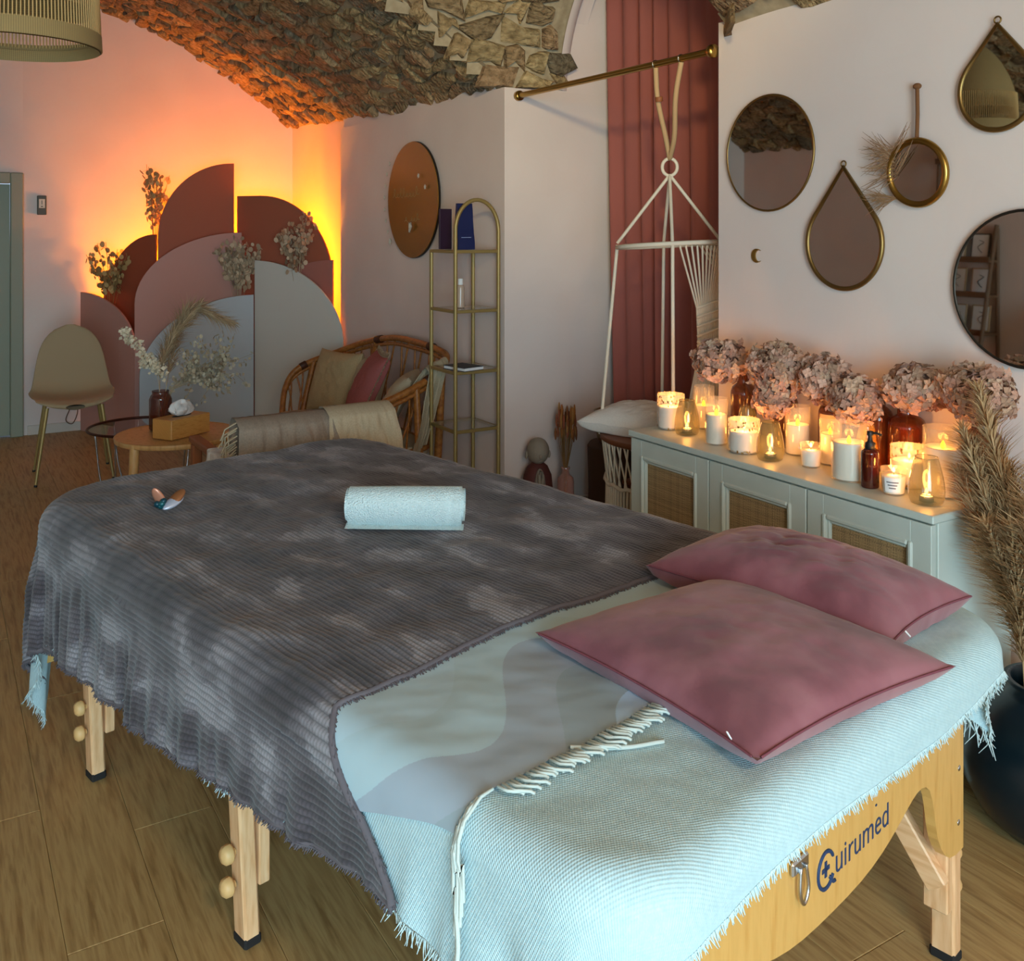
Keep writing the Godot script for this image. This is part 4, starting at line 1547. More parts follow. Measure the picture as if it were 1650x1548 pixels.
func wall_mirrors() -> void:
	var x := 2.612
	wall_mirror("round_mirror", Vector3(x, 1.784, -2.49), disc_outline(0.210), 0.0045, M.dull_brass, "plain round mirror with thin brass rim above the moon ornament")
	var td := wall_mirror("teardrop_mirror", Vector3(x, 1.459, -2.155), drop_outline(0.152, 0.253), 0.0085, M.dull_brass, "teardrop brass mirror hanging low between the round mirrors")
	var ring := MB.new()
	var pts := []
	for k in 16:
		pts.append(Vector3(-0.008, 0.265 + 0.010 * cos(TAU * k / 16.0), 0.010 * sin(TAU * k / 16.0)))
	ring.tube(pts, 0.0025, 6, true)
	obj("hanging_loop", ring, M.dull_brass, td)
	td = wall_mirror("teardrop_mirror", Vector3(x, 1.905, -1.615), drop_outline(0.116, 0.185), 0.008, M.dull_brass, "teardrop brass mirror hanging highest, reflecting the woven lamp")
	ring = MB.new()
	pts = []
	for k in 16:
		pts.append(Vector3(-0.008, 0.198 + 0.010 * cos(TAU * k / 16.0), 0.010 * sin(TAU * k / 16.0)))
	ring.tube(pts, 0.0025, 6, true)
	obj("hanging_loop", ring, M.dull_brass, td)
	wall_mirror("round_mirror", Vector3(x, 1.338, -1.53), disc_outline(0.220), 0.005, mat(c8(64, 60, 54), 0.4, 0.8), "large round mirror with dark rim above the mauve hydrangea")
	# small mirror on a cord with dried grass tied to its side
	var sm := wall_mirror("corded_mirror", Vector3(x - 0.012, 1.680, -1.868), disc_outline(0.098), 0.011, M.brass, "small round brass mirror on a cord with dried grass tucked in", 0.085)
	var cd := MB.new()
	cd.tube([Vector3(0.0, 0.10, 0), Vector3(0.008, 0.18, 0.002), Vector3(0.016, 0.262, 0.0)], 0.006, 8)
	cd.blob(Vector3(0.016, 0.265, 0.0), Vector3(0.012, 0.010, 0.014), 10, 8)
	obj("cord", cd, mat(c8(120, 78, 44), 0.9), sm)
	rng.seed = 61
	var gr := MB.new()
	for k in 150:
		var up := k % 3 != 0
		var o := Vector3(-0.014, -0.075 if not up else 0.03, -0.075)
		var ang := rng.randf_range(-0.5, 0.35) if not up else rng.randf_range(-1.0, 0.75)
		var l := rng.randf_range(0.05, 0.13)
		var d := Vector3(-0.1, sin(ang) + (0.35 if up else -0.1), -cos(ang)).normalized()
		if up and k % 5 == 0:
			d = Vector3(-0.1, 0.6, 0.5).normalized()
		o += Vector3(0, rng.randf_range(-0.04, 0.05) if up else 0.0, rng.randf_range(-0.012, 0.012))
		gr.tint = [Color(0.36, 0.20, 0.10), Color(0.44, 0.27, 0.15), Color(0.30, 0.15, 0.07)][k % 3]
		gr.tube([o, o + d * l * 0.6, o + d * l + Vector3(0, rng.randf_range(-0.02, 0.02), 0)], [0.0007, 0.0014, 0.0005], 3, false, false)
	obj("dried_grass", gr, M.dried, sm)
	# little crescent moon
	var mp := PackedVector2Array()
	for k in 21:
		var a := deg_to_rad(50.0 + 260.0 * k / 20.0)
		mp.append(Vector2(cos(a), sin(a)) * 0.026)
	for k in range(20, -1, -1):
		var a := deg_to_rad(62.0 + 236.0 * k / 20.0)
		mp.append(Vector2(0.0105 + cos(a) * 0.019, sin(a) * 0.021))
	var mo := MB.new()
	mo.prism(mp, 0.006, Transform3D(FACE_LEFT, Vector3.ZERO))
	tag(obj("moon_ornament", mo, M.brass, null, Vector3(2.62, 1.408, -2.56)), "tiny brass crescent moon on the wall below the plain round mirror", "wall ornament")
	# amber acrylic disc sign on the other wall
	var sg := thing("round_sign", "amber acrylic disc sign with gold script on the wall above the rattan seat", "sign", Vector3(2.50, 1.689, -5.28))
	var dk := MB.new()
	dk.prism(disc_outline(0.355, 72), 0.010, Transform3D(FACE_LEFT, Vector3(0.010, 0, 0)))
	obj("backing_disc", dk, mat(c8(26, 16, 10), 0.5), sg)
	var fc := MB.new()
	fc.prism(disc_outline(0.352, 72), 0.006, Transform3D(FACE_LEFT, Vector3(-0.002, 0, 0)))
	obj("face_disc", fc, mat(c8(134, 90, 32), 0.25), sg)
	var sc := MB.new()
	script_line(sc, Vector2(-0.27, 0.02), 0.36, [1.0, 0.4, 1.0, 1.0, 0.4, 0.4, 0.4, 1.1], 0.055)
	script_line(sc, Vector2(-0.10, -0.13), 0.20, [0.5, -0.8, 0.5, 0.4, 0.9], 0.05)
	obj("script", sc, M.gold_paint, sg)
	rng.seed = 71
	for k in 12:
		var fm := MB.new()
		var a := deg_to_rad(142.0 + 80.0 * k / 7.0) if k < 8 else 0.0
		var c := Vector3(-0.012, sin(a) * 0.385, cos(a) * 0.385)
		if k >= 8:
			c = [Vector3(-0.016, -0.16, 0.02), Vector3(-0.016, -0.185, 0.0), Vector3(-0.014, 0.07, 0.21), Vector3(-0.014, 0.14, 0.12)][k - 8]
		var big := 0.030 if k == 7 or k == 8 else 0.018
		for e in 5:
			var d := Vector3(-0.5, cos(e * TAU / 5.0 + k), sin(e * TAU / 5.0 + k)).normalized()
			fm.tint = Color(0.62, 0.55, 0.46)
			petal(fm, c, d, Vector3(-1, 0, 0), big)
		obj("paper_flower", fm, M.dried, sg)

func script_line(b: MB, at: Vector2, width: float, heights: Array, size: float) -> void:
	# running handwriting: one loop for each letter
	var pts := []
	var n := heights.size()
	for k in n:
		var x0 := at.x + width * k / n
		var w := width / n
		var h: float = heights[k] * size
		pts.append(FACE_LEFT * Vector3(x0, at.y, 0.006))
		pts.append(FACE_LEFT * Vector3(x0 + w * 0.75, at.y + h * 0.6, 0.006))
		pts.append(FACE_LEFT * Vector3(x0 + w * 0.45, at.y + h, 0.006))
		pts.append(FACE_LEFT * Vector3(x0 + w * 0.35, at.y + h * 0.3, 0.006))
	pts.append(FACE_LEFT * Vector3(at.x + width * 1.05, at.y + size * 0.2, 0.006))
	b.tube(curve(pts, n * 24), 0.0032, 6)

# ---------------------------------------------------------------- niche: rod, curtain, macrame swing and what stands there
func rope(b: MB, a: Vector3, c: Vector3, r: float, sagging := 0.0) -> void:
	var pts := []
	for k in 13:
		var f := k / 12.0
		pts.append(a.lerp(c, f) + Vector3(0, -sagging * sin(PI * f), 0))
	b.tube(pts, r, 7)

func niche_things() -> void:
	var rd := MB.new()
	rd.tube([Vector3(2.60, 2.20, -4.222), Vector3(2.60, 2.20, -2.768)], 0.0145, 16)
	for z in [-4.213, -2.777]:
		rd.tube([Vector3(2.60, 2.20, z - 0.011), Vector3(2.60, 2.20, z + 0.011)], 0.026, 20)
	var rod := obj("hanging_rod", rd, M.brass)
	tag(rod, "brass rod across the niche opening, holding the macrame swing", "rod")
	# dusty rose curtain in deep folds
	var cu := MB.new()
	cu.grid(260, 40, func(s, t):
		var y: float = lerpf(0.02, 3.30, t)
		var gather: float = lerpf(0.93, 1.0, t)
		var z: float = -2.80 - s * 1.40 * gather
		var amp: float = 0.034 * (0.7 + 0.5 * sin(s * 11.0 + 1.0)) * lerpf(1.15, 0.8, t)
		return Vector3(3.16 + amp * sin(s * TAU * 11.0 + 0.8 * sin(s * 17.0)) + 0.012 * sin(s * 60.0 + t * 2.0), y, z))
	var cm := mat(c8(168, 96, 86), 0.85)
	cm.rim_enabled = true
	cm.rim = 0.3
	cm.backlight_enabled = true
	cm.backlight = Color(0.18, 0.08, 0.07)
	tag(obj("rose_curtain", cu, cm), "dusty rose floor-length curtain hanging at the back of the niche", "curtain")
	# macrame swing
	var c := Vector3(2.72, 0, -3.17)
	var to_cam := Vector3(-0.651, 0, 0.759)
	var left := Vector3(-0.759, 0, -0.651)
	var t := thing("macrame_swing", "cream macrame swing hanging from the brass rod before the curtain", "swing", Vector3(2.72, 0, -3.17))
	var b := MB.new()
	var ring_y := 1.775
	for z in [0.03, 0.19]:
		b.tube(curve([Vector3(-0.12, 2.185, z + 0.02), Vector3(-0.10, 2.05, z * 0.7 + 0.02), Vector3(-0.04, 1.90, z * 0.35 + 0.01), Vector3(0, ring_y + 0.035, 0)], 24), 0.011, 8)
	obj("strap", b, M.jute, t)
	b = MB.new()
	b.tube([Vector3(-0.103, 2.065, 0.05), Vector3(-0.099, 2.045, 0.048)], 0.0165, 12)
	obj("strap_bead", b, mat(c8(150, 90, 50), 0.6), t)
	for z in [0.05, 0.21]:
		b = MB.new()
		var pts := []
		for k in 16:
			pts.append(Vector3(-0.12 + 0.017 * sin(TAU * k / 16.0), 2.20 + 0.017 * cos(TAU * k / 16.0), z))
		b.tube(pts, 0.002, 6, true)
		obj("hook", b, M.steel, t)
	b = MB.new()
	var pts := []
	for k in 28:
		var a := TAU * k / 28.0
		pts.append(left * (0.032 * cos(a)) + Vector3(0, ring_y + 0.037 * sin(a), 0))
	b.tube(pts, 0.0075, 8, true)
	obj("ring", b, M.rope, t)
	var hr := 0.225
	var hy := 1.44
	b = MB.new()
	pts = []
	for k in 48:
		var a := TAU * k / 48.0
		pts.append((left * cos(a) + to_cam * sin(a)) * hr + Vector3(0, hy - 0.012 * cos(a) + 0.008 * sin(a), 0))
	b.tube(pts, 0.010, 8, true)
	obj("hoop", b, M.rope, t)
	var sr := 0.30
	var sy := 0.615
	for a in [0.0, 1.62, PI, -1.45]:
		b = MB.new()
		var d := left * cos(a) + to_cam * sin(a)
		rope(b, Vector3(0, ring_y - 0.034, 0), d * hr + Vector3(0, hy + 0.006, 0), 0.0075)
		rope(b, d * hr + Vector3(0, hy, 0), d * sr + Vector3(0, sy, 0), 0.0078)
		obj("rope", b, M.rope, t)
	# woven strands that gather from the hoop and run down to the seat
	b = MB.new()
	for k in 22:
		var f := k / 21.0
		var a := lerpf(1.75, 4.1, f)
		var d := left * cos(a) + to_cam * sin(a)
		var p0 := d * hr + Vector3(0, hy, 0)
		var p1 := -left * lerpf(0.115, 0.26, f) + to_cam * 0.02 + Vector3(0, 1.17 + 0.07 * f, 0)
		var p2 := -left * lerpf(0.12, 0.27, f) + Vector3(0, 0.98, 0)
		var p3 := -left * lerpf(0.09, 0.25, f) + to_cam * 0.02 + Vector3(0, 0.80, 0)
		var p4 := -left * lerpf(0.06, 0.28, f) + to_cam * 0.03 + Vector3(0, sy + 0.01, 0)
		rope(b, p0, p1, 0.0045)
		b.tube(curve([p1, p2, p3, p4], 16), 0.0050, 6)
	for k in 9:
		# knotted diagonal rows
		var y := 1.20 - 0.040 * k
		var pts2 := []
		for q in 9:
			var f := q / 8.0
			var zig := (0.06 * f if k < 5 else 0.06 * (1.0 - f)) - 0.03
			pts2.append(-left * lerpf(0.115, 0.265, f) + to_cam * (0.028 + 0.005 * sin(q * 3.0)) + Vector3(0, y + zig, 0))
		b.tube(pts2, 0.0065, 6)
	obj("woven_back", b, M.rope, t)
	b = MB.new()
	pts = [Vector2(0, -0.012), Vector2(sr - 0.01, -0.012), Vector2(sr, -0.006), Vector2(sr, 0.010), Vector2(sr - 0.006, 0.014), Vector2(0, 0.014)]
	b.lathe(pts, 44, Vector3(0, sy, 0))
	obj("seat", b, mat(c8(120, 66, 36), 0.5), t)
	b = MB.new()
	for k in 30:
		var a := lerpf(-0.5, 1.5, k / 29.0)
		var d := left * cos(a) + to_cam * sin(a)
		var d2 := left * cos(a + (0.13 if k % 2 == 0 else -0.13)) + to_cam * sin(a + (0.13 if k % 2 == 0 else -0.13))
		rope(b, d * (sr - 0.01) + Vector3(0, sy - 0.01, 0), d2 * (sr - 0.03) + Vector3(0, 0.43, 0), 0.0042)
		rope(b, d * (sr - 0.03) + Vector3(0, 0.43, 0), d * (sr - 0.025) + Vector3(0, 0.20 + 0.02 * sin(k * 2.0), 0), 0.0058)
	pts = []
	for k in 20:
		var a := lerpf(-0.6, 1.6, k / 19.0)
		pts.append((left * cos(a) + to_cam * sin(a)) * (sr - 0.022) + Vector3(0, 0.43 + 0.006 * sin(k * 2.0), 0))
	b.tube(pts, 0.008, 7)
	obj("seat_fringe", b, M.rope, t)
	# white cushion on the seat
	var cu2 := thing("white_cushion", "white linen cushion lying on the swing seat", "cushion", Vector3(2.66, sy + 0.015, -3.27), 0.35)
	obj("cover", cushion_mesh(Vector3(0.20, 0.12, 0.22), 33), M.white_cloth, cu2)
	# brass pot on a wooden stump
	var st := thing("wooden_stump", "dark wooden stump stool under the brass pot in the niche", "stool", Vector3(2.98, 0, -3.88))
	b = MB.new()
	b.lathe([Vector2(0, 0), Vector2(0.14, 0), Vector2(0.15, 0.02), Vector2(0.145, 0.20), Vector2(0.15, 0.41), Vector2(0.14, 0.425), Vector2(0, 0.425)], 30)
	obj("stump_body", b, mat(c8(74, 46, 28), 0.8), st)
	var pt := thing("brass_pot", "old brass pot with curved handle beside the rose curtain", "pot", Vector3(2.98, 0.426, -3.88))
	b = MB.new()
	b.lathe([Vector2(0, 0), Vector2(0.08, 0), Vector2(0.10, 0.02), Vector2(0.108, 0.07), Vector2(0.108, 0.12), Vector2(0.100, 0.135), Vector2(0.104, 0.150), Vector2(0.118, 0.156), Vector2(0.118, 0.162), Vector2(0.098, 0.160), Vector2(0.094, 0.13)], 36)
	obj("pot_body", b, M.dull_brass, pt)
	b = MB.new()
	b.tube(curve([Vector3(0.03, 0.12, 0.104), Vector3(0.02, 0.128, 0.15), Vector3(0.0, 0.09, 0.185), Vector3(0.0, 0.03, 0.19)], 14), 0.007, 8)
	obj("handle", b, M.dull_brass, pt)
	# golden glass lantern and a wooden box behind the fringe
	var lt := thing("glass_lantern", "golden glass lantern with tiny lights behind the swing fringe", "lantern", Vector3(2.62, 0, -2.96))
	b = MB.new()
	b.lathe([Vector2(0, 0.0), Vector2(0.07, 0), Vector2(0.075, 0.02), Vector2(0.075, 0.30), Vector2(0.05, 0.36), Vector2(0.05, 0.38)], 28)
	obj("glass_jar", b, M.gold_glass, lt)
	b = MB.new()
	rng.seed = 81
	for k in 16:
		b.blob(Vector3(rng.randf_range(-0.05, 0.05), rng.randf_range(0.12, 0.33), rng.randf_range(-0.05, 0.05)), Vector3.ONE * 0.004, 6, 4)
	obj("fairy_lights", b, glow(Color(1, 0.75, 0.4), 3.0), lt)
	var bx := thing("wooden_box", "brown wooden box on the floor under the swing", "box", Vector3(2.86, 0, -3.42), 0.3)
	b = MB.new()
	b.box(Vector3(0, 0.17, 0), Vector3(0.26, 0.34, 0.20), 0.006)
	obj("box_body", b, mat(c8(104, 58, 32), 0.7), bx)
	b = MB.new()
	b.box(Vector3(0, 0.35, 0), Vector3(0.27, 0.02, 0.21), 0.005)
	obj("lid", b, mat(c8(116, 66, 38), 0.7), bx)
	# monk figurine and bottle with dried bunch in front of the reveal
	monk()
	var vs := thing("pink_bottle", "rose glass bottle on the niche floor", "bottle", Vector3(2.78, 0, -4.05))
	b = MB.new()
	b.lathe([Vector2(0, 0), Vector2(0.040, 0), Vector2(0.044, 0.006), Vector2(0.044, 0.215), Vector2(0.040, 0.235), Vector2(0.020, 0.255), Vector2(0.018, 0.275), Vector2(0.023, 0.28), Vector2(0.023, 0.29), Vector2(0.017, 0.29)], 28)
	obj("bottle_body", b, M.pink_glass, vs)
	var bn := thing("dried_bunch", "bunch of dried russet flowers in the rose glass bottle", "dried flowers", Vector3(2.78, 0.02, -4.05))
	b = MB.new()
	rng.seed = 91
	for k in 46:
		var a := rng.randf() * TAU
		var sp := sqrt(rng.randf()) * 0.060
		var h := rng.randf_range(0.46, 0.60) + (0.07 if k == 0 else 0.0)
		var top := Vector3(cos(a) * sp, h, sin(a) * sp)
		b.tint = Color(0.30, 0.15, 0.05)
		b.tube([Vector3(cos(a) * 0.006, 0.02, sin(a) * 0.006), Vector3(cos(a) * 0.008, 0.26, sin(a) * 0.008), top], 0.0012, 4, false, false)
		b.tint = [Color(0.36, 0.13, 0.03), Color(0.42, 0.20, 0.06), Color(0.26, 0.09, 0.03), Color(0.34, 0.10, 0.05)][k % 4]
		b.blob(top - Vector3(0, 0.04, 0), Vector3(0.007, rng.randf_range(0.022, 0.05), 0.007), 6, 5)
	obj("stems", b, M.dried, bn)

func monk() -> void:
	# small shaven-headed monk figure in a dark red robe with clasped hands
	var t := thing("monk_figurine", "small grey monk figurine in dark red robe on the niche floor", "figurine", Vector3(2.635, 0, -4.09), -0.35)
	var b := MB.new()
	b.lathe([Vector2(0, 0), Vector2(0.085, 0), Vector2(0.09, 0.02), Vector2(0.082, 0.10), Vector2(0.078, 0.20), Vector2(0.072, 0.26), Vector2(0.052, 0.305), Vector2(0.028, 0.325), Vector2(0, 0.33)], 28, Vector3.ZERO, Vector2(1.0, 0.8))
	obj("robe", b, mat(c8(92, 42, 34), 0.7), t)
	b = MB.new()
	b.blob(Vector3(0, 0.385, 0.012), Vector3(0.057, 0.066, 0.062), 24, 18)
	for s in [-1.0, 1.0]:
		b.blob(Vector3(s * 0.058, 0.365, 0.006), Vector3(0.009, 0.020, 0.011), 10, 8)
		b.blob(Vector3(s * 0.021, 0.378, 0.066), Vector3(0.012, 0.0035, 0.006), 10, 6)
	b.blob(Vector3(0, 0.366, 0.073), Vector3(0.0075, 0.013, 0.008), 10, 8)
	b.blob(Vector3(0, 0.345, 0.065), Vector3(0.013, 0.004, 0.006), 10, 6)
	obj("head", b, mat(c8(150, 136, 120), 0.75), t)
	b = MB.new()
	b.blob(Vector3(0, 0.20, 0.055), Vector3(0.030, 0.105, 0.022), 16, 12)
	obj("under_robe", b, mat(c8(140, 126, 112), 0.8), t)
	b = MB.new()
	for s in [-1.0, 1.0]:
		b.blob(Vector3(s * 0.008, 0.25, 0.082), Vector3(0.009, 0.034, 0.012), 12, 10, Basis(Vector3(0, 0, 1), -s * 0.12))
		for k in 4:
			b.tube([Vector3(s * 0.006, 0.265, 0.078 + k * 0.004), Vector3(s * 0.003, 0.298, 0.080 + k * 0.004)], 0.003, 6)
	obj("hands", b, mat(c8(150, 136, 120), 0.75), t)

# ---------------------------------------------------------------- folding screen of arched boards with orange light behind
func board(t: Node3D, called: String, a: Vector2, c: Vector2, prof: Array, m: Material) -> void:
	# upright board between two floor points; prof lists (share of the width, height) along its top from a to c
	var w := a.distance_to(c)
	var poly := PackedVector2Array([Vector2(0, 0.0), Vector2(w, 0.0)])
	for k in range(prof.size() - 1, -1, -1):
		poly.append(Vector2(prof[k].x * w, prof[k].y))
	var d := Vector3(c.x - a.x, 0, c.y - a.y) / w
	var n := d.cross(Vector3.UP)
	var b := MB.new()
	b.prism(poly, 0.014, Transform3D(Basis(d, Vector3.UP, n), Vector3(a.x, 0, a.y) - t.position - n * 0.014))
	obj(called, b, m, t)

func quarter(lo: float, hi: float, x0: float, x1: float, rising: bool) -> Array:
	# quarter-ellipse from height lo to height hi between shares x0 and x1; rising: the high side is at x1
	var out := []
	for k in 21:
		var a := PI * 0.5 * k / 20.0
		if rising:
			out.append(Vector2(lerpf(x1, x0, cos(a)), lerpf(lo, hi, sin(a))))
		else:
			out.append(Vector2(lerpf(x0, x1, sin(a)), lerpf(lo, hi, cos(a))))
	return out

func screen() -> void:
	var rust := mat(c8(170, 94, 68), 0.75)
	var deep := mat(c8(152, 74, 46), 0.75)
	var pink := mat(c8(198, 146, 134), 0.75)
	var white := mat(c8(220, 216, 206), 0.75)
	var t := thing("low_folding_screen", "folding screen of pink and white arched boards in the corner", "screen", Vector3(1.6, 0, -7.2))
	var A := Vector2(0.956, -7.83)
	var B := Vector2(1.226, -7.157)
	var C := Vector2(2.05, -7.157)
	var D := Vector2(2.49, -6.42)
	board(t, "pink_board", A, B, quarter(0.66, 1.04, 0.0, 1.0, false), pink)
	board(t, "pink_board", B, C - Vector2(0.07, 0), quarter(0.98, 1.488, 0.0, 1.0, true), pink)
	board(t, "white_board", B + Vector2(0.02, 0.07), C + Vector2(0, 0.07), quarter(0.46, 1.025, 0.0, 1.0, true), mat(c8(196, 204, 210), 0.75))
	board(t, "white_board", C + Vector2(0.012, 0.055), D, quarter(0.70, 1.280, 0.0, 1.0, false), white)
	t = thing("tall_folding_screen", "taller folding screen of rust arched boards behind the pink boards", "screen", Vector3(1.8, 0, -7.3))
	board(t, "rust_board", Vector2(1.10, -7.78), Vector2(1.395, -7.31), quarter(0.85, 1.475, 0.0, 1.0, true), deep)
	board(t, "rust_board", Vector2(1.412, -7.30), Vector2(1.962, -7.30), quarter(1.45, 2.012, 0.0, 1.0, true), rust)
	var top := [Vector2(0, 1.765), Vector2(0.25, 1.765)] + quarter(1.12, 1.765, 0.25, 1.0, false)
	board(t, "rust_board", Vector2(1.985, -7.30), Vector2(2.485, -6.60), top, rust)
	board(t, "pink_board", Vector2(2.20, -6.965), Vector2(2.475, -6.575), quarter(1.05, 1.29, 0.0, 1.0, true), mat(c8(180, 112, 98), 0.75))
	# orange light tubes standing behind the boards
	for e in [[Vector3(2.22, 0, -7.24), 1.28, 1.1, "orange light tube hidden behind the screen in the wall recess"], [Vector3(1.56, 0, -7.46), 1.10, 0.8, "orange light tube hidden behind the middle of the screen"]]:
		var l := thing("orange_light_tube", e[3], "lamp", e[0])
		var b := MB.new()
		b.lathe([Vector2(0, 0), Vector2(0.06, 0), Vector2(0.06, 0.015), Vector2(0.02, 0.02), Vector2(0, 0.02)], 20)
		obj("base", b, M.black, l)
		b = MB.new()
		b.tube([Vector3(0, 0.02, 0), Vector3(0, e[1] - 0.24, 0)], 0.012, 12)
		obj("pole", b, M.black, l)
		b = MB.new()
		b.tube([Vector3(0, e[1] - 0.24, 0), Vector3(0, e[1], 0)], 0.018, 14)
		obj("light_tube", b, glow(Color(1.0, 0.62, 0.08), 4.0), l)
		lamp(l, Vector3(0, e[1] - 0.10, 0), Color(1.0, 0.59, 0.012), e[2], 0.05)
	# dried honesty and grasses between the boards
	honesty(Vector3(1.13, 0.98, -7.60), 1.02, 0.24, 0.46, 60, 201, "dried honesty branches glowing behind the small pink board", [Color(0.50, 0.34, 0.14), Color(0.34, 0.22, 0.08)])
	honesty(Vector3(1.42, 1.45, -7.46), 1.25, 0.12, 0.60, 44, 202, "tall dried honesty branch behind the tallest rust board", [Color(0.55, 0.38, 0.16), Color(0.40, 0.25, 0.1)])
	honesty(Vector3(1.945, 1.02, -7.122), 1.05, 0.22, 0.50, 90, 203, "dried honesty bunch tucked between rust and white boards", [Color(0.42, 0.30, 0.19), Color(0.56, 0.42, 0.28)], 0.10)
	honesty(Vector3(2.285, 1.18, -6.80), 1.15, 0.20, 0.52, 90, 204, "dried honesty bunch behind the curved white board", [Color(0.46, 0.30, 0.18), Color(0.60, 0.44, 0.29)], 0.9)
	# narrow vases that hold them, standing behind the boards
	for e in [[Vector3(1.13, 0, -7.60), "tall clear vase behind the small pink board"], [Vector3(1.42, 0, -7.46), "tall clear vase behind the tallest rust board"], [Vector3(1.945, 0, -7.122), "tall clear vase between rust and white boards"], [Vector3(2.285, 0, -6.80), "tall clear vase behind the curved white board"]]:
		var v := thing("clear_vase", e[1], "vase", e[0], 0.0, "vases behind the screen")
		var b := MB.new()
		b.lathe([Vector2(0, 0), Vector2(0.015, 0), Vector2(0.016, 0.01), Vector2(0.013, 0.5), Vector2(0.015, 0.78)], 20)
		obj("vase_body", b, M.sheet_glass, v)

func honesty(top: Vector3, stem_h: float, spread: float, height: float, count: int, sd: int, label: String, tones: Array, deep := 0.6) -> void:
	# thin branches with flat round seed discs; top is where the branches fan out
	rng.seed = sd
	var base := Vector3(top.x, 0.02, top.z)
	var t := thing("dried_honesty", label, "dried flowers", base, 0.0, "dried honesty behind the screen")
	var c := top - base
	var st := MB.new()
	st.tint = tones[1]
	var b := MB.new()
	for k in 12:
		var a := k * TAU / 12.0 + rng.randf()
		var tip := c + Vector3(cos(a) * spread * rng.randf_range(0.4, 1.0), height * rng.randf_range(0.5, 1.0), sin(a) * spread * deep * rng.randf_range(0.3, 1.0))
		var line := curve([Vector3(cos(a) * 0.004, 0.01, sin(a) * 0.004), c * (0.72 if stem_h > 0 else 0.5), c.lerp(tip, 0.4), tip], 24)
		st.tube(line, 0.0016, 4, false, false)
		for q in maxi(4, count / 3):
			var f := rng.randf_range(0.62, 1.0)
			var i := mini(int(f * 24.0), 23)
			var p: Vector3 = line[i] + Vector3(rng.randf_range(-1, 1), rng.randf_range(-0.6, 1), rng.randf_range(-1, 1) * minf(1.0, deep * 1.5)) * 0.036
			st.tube([line[i], p], 0.0009, 3, false, false)
			b.tint = tones[rng.randi() % tones.size()] * rng.randf_range(0.8, 1.3)
			b.tint.a = 1.0
			var n := Vector3(rng.randf_range(-1, 1), rng.randf_range(-0.4, 0.4), rng.randf_range(-0.2, 1)).normalized()
			var u := n.cross(Vector3.UP).normalized()
			var w := n.cross(u)
			var r := rng.randf_range(0.012, 0.021)
			var cen := b.vert(p + n * 0.002)
			var ids := []
			for e in 7:
				ids.append(b.vert(p + (u * cos(TAU * e / 7.0) + w * sin(TAU * e / 7.0) * 1.15) * r))
			for e in 7:
				b.tri(cen, ids[e], ids[(e + 1) % 7])
	obj("stems", st, M.dried, t)
	obj("seed_discs", b, M.dried, t).set_meta("kind", "stuff")

# ---------------------------------------------------------------- chair, side tables, armchair, rattan seat, shelf
func far_furniture() -> void:
	velvet_chair()
	side_table()
	armchair()
	rattan_seat()
	etagere()

func velvet_chair() -> void:
	var t := thing("shell_chair", "beige velvet shell chair with thin metal legs beside the far door", "chair", Vector3(0.743, 0, -6.42), -0.06)
	# seat and back in one shell; local +z is the front
	var prof := [Vector2(0.235, 0.455), Vector2(0.16, 0.468), Vector2(0.0, 0.445), Vector2(-0.13, 0.452), Vector2(-0.205, 0.505), Vector2(-0.245, 0.62), Vector2(-0.275, 0.78), Vector2(-0.295, 0.90)]
	var line := []
	for p in prof:
		line.append(Vector3(0, p.y, p.x))
	line = curve(line, 30)
	var b := MB.new()
	b.ring(36, 30, func(s, u):
		var k: int = mini(int(round(u * 30.0)), 30)
		var c: Vector3 = line[k]
		var tg: Vector3 = (line[mini(k + 1, 30)] - line[maxi(k - 1, 0)]).normalized()
		var n := Vector3(1, 0, 0).cross(tg).normalized()
		var a: float = s * TAU
		var half: float = 0.225
		if u < 0.42:
			half = lerpf(0.205, 0.245, smoothstep(0.0, 0.42, u)) * pow(clampf(u / 0.10, 0.02, 1.0), 0.35)
		else:
			var v: float = (u - 0.42) / 0.58
			half = lerpf(0.245, 0.175, v) * sqrt(clampf(1.0 - pow(maxf(0.0, v - 0.35) / 0.655, 3.0), 0.0, 1.0))
		var x: float = cos(a) * half
		var q: float = x / 0.245
		var wrap: float = 0.055 * q * q * sin(PI * clampf(u * 0.9 + 0.15, 0.0, 1.0))
		return c + Vector3(x, 0, 0) + n * (sin(a) * 0.017 + wrap))
	obj("shell", b, M.velvet_beige, t)
	for sx in [-1.0, 1.0]:
		for sz in [-1.0, 1.0]:
			var l := MB.new()
			l.tube([Vector3(sx * 0.15, 0.445, sz * 0.13), Vector3(sx * 0.213, 0.0, sz * 0.205)], [0.013, 0.008], 10)
			var lg := obj("leg", l, M.gold_paint, t)
			var f := MB.new()
			f.tube([Vector3(sx * 0.211, 0.012, sz * 0.203), Vector3(sx * 0.213, 0.0, sz * 0.205)], 0.0095, 10)
			obj("foot_cap", f, M.black, lg)

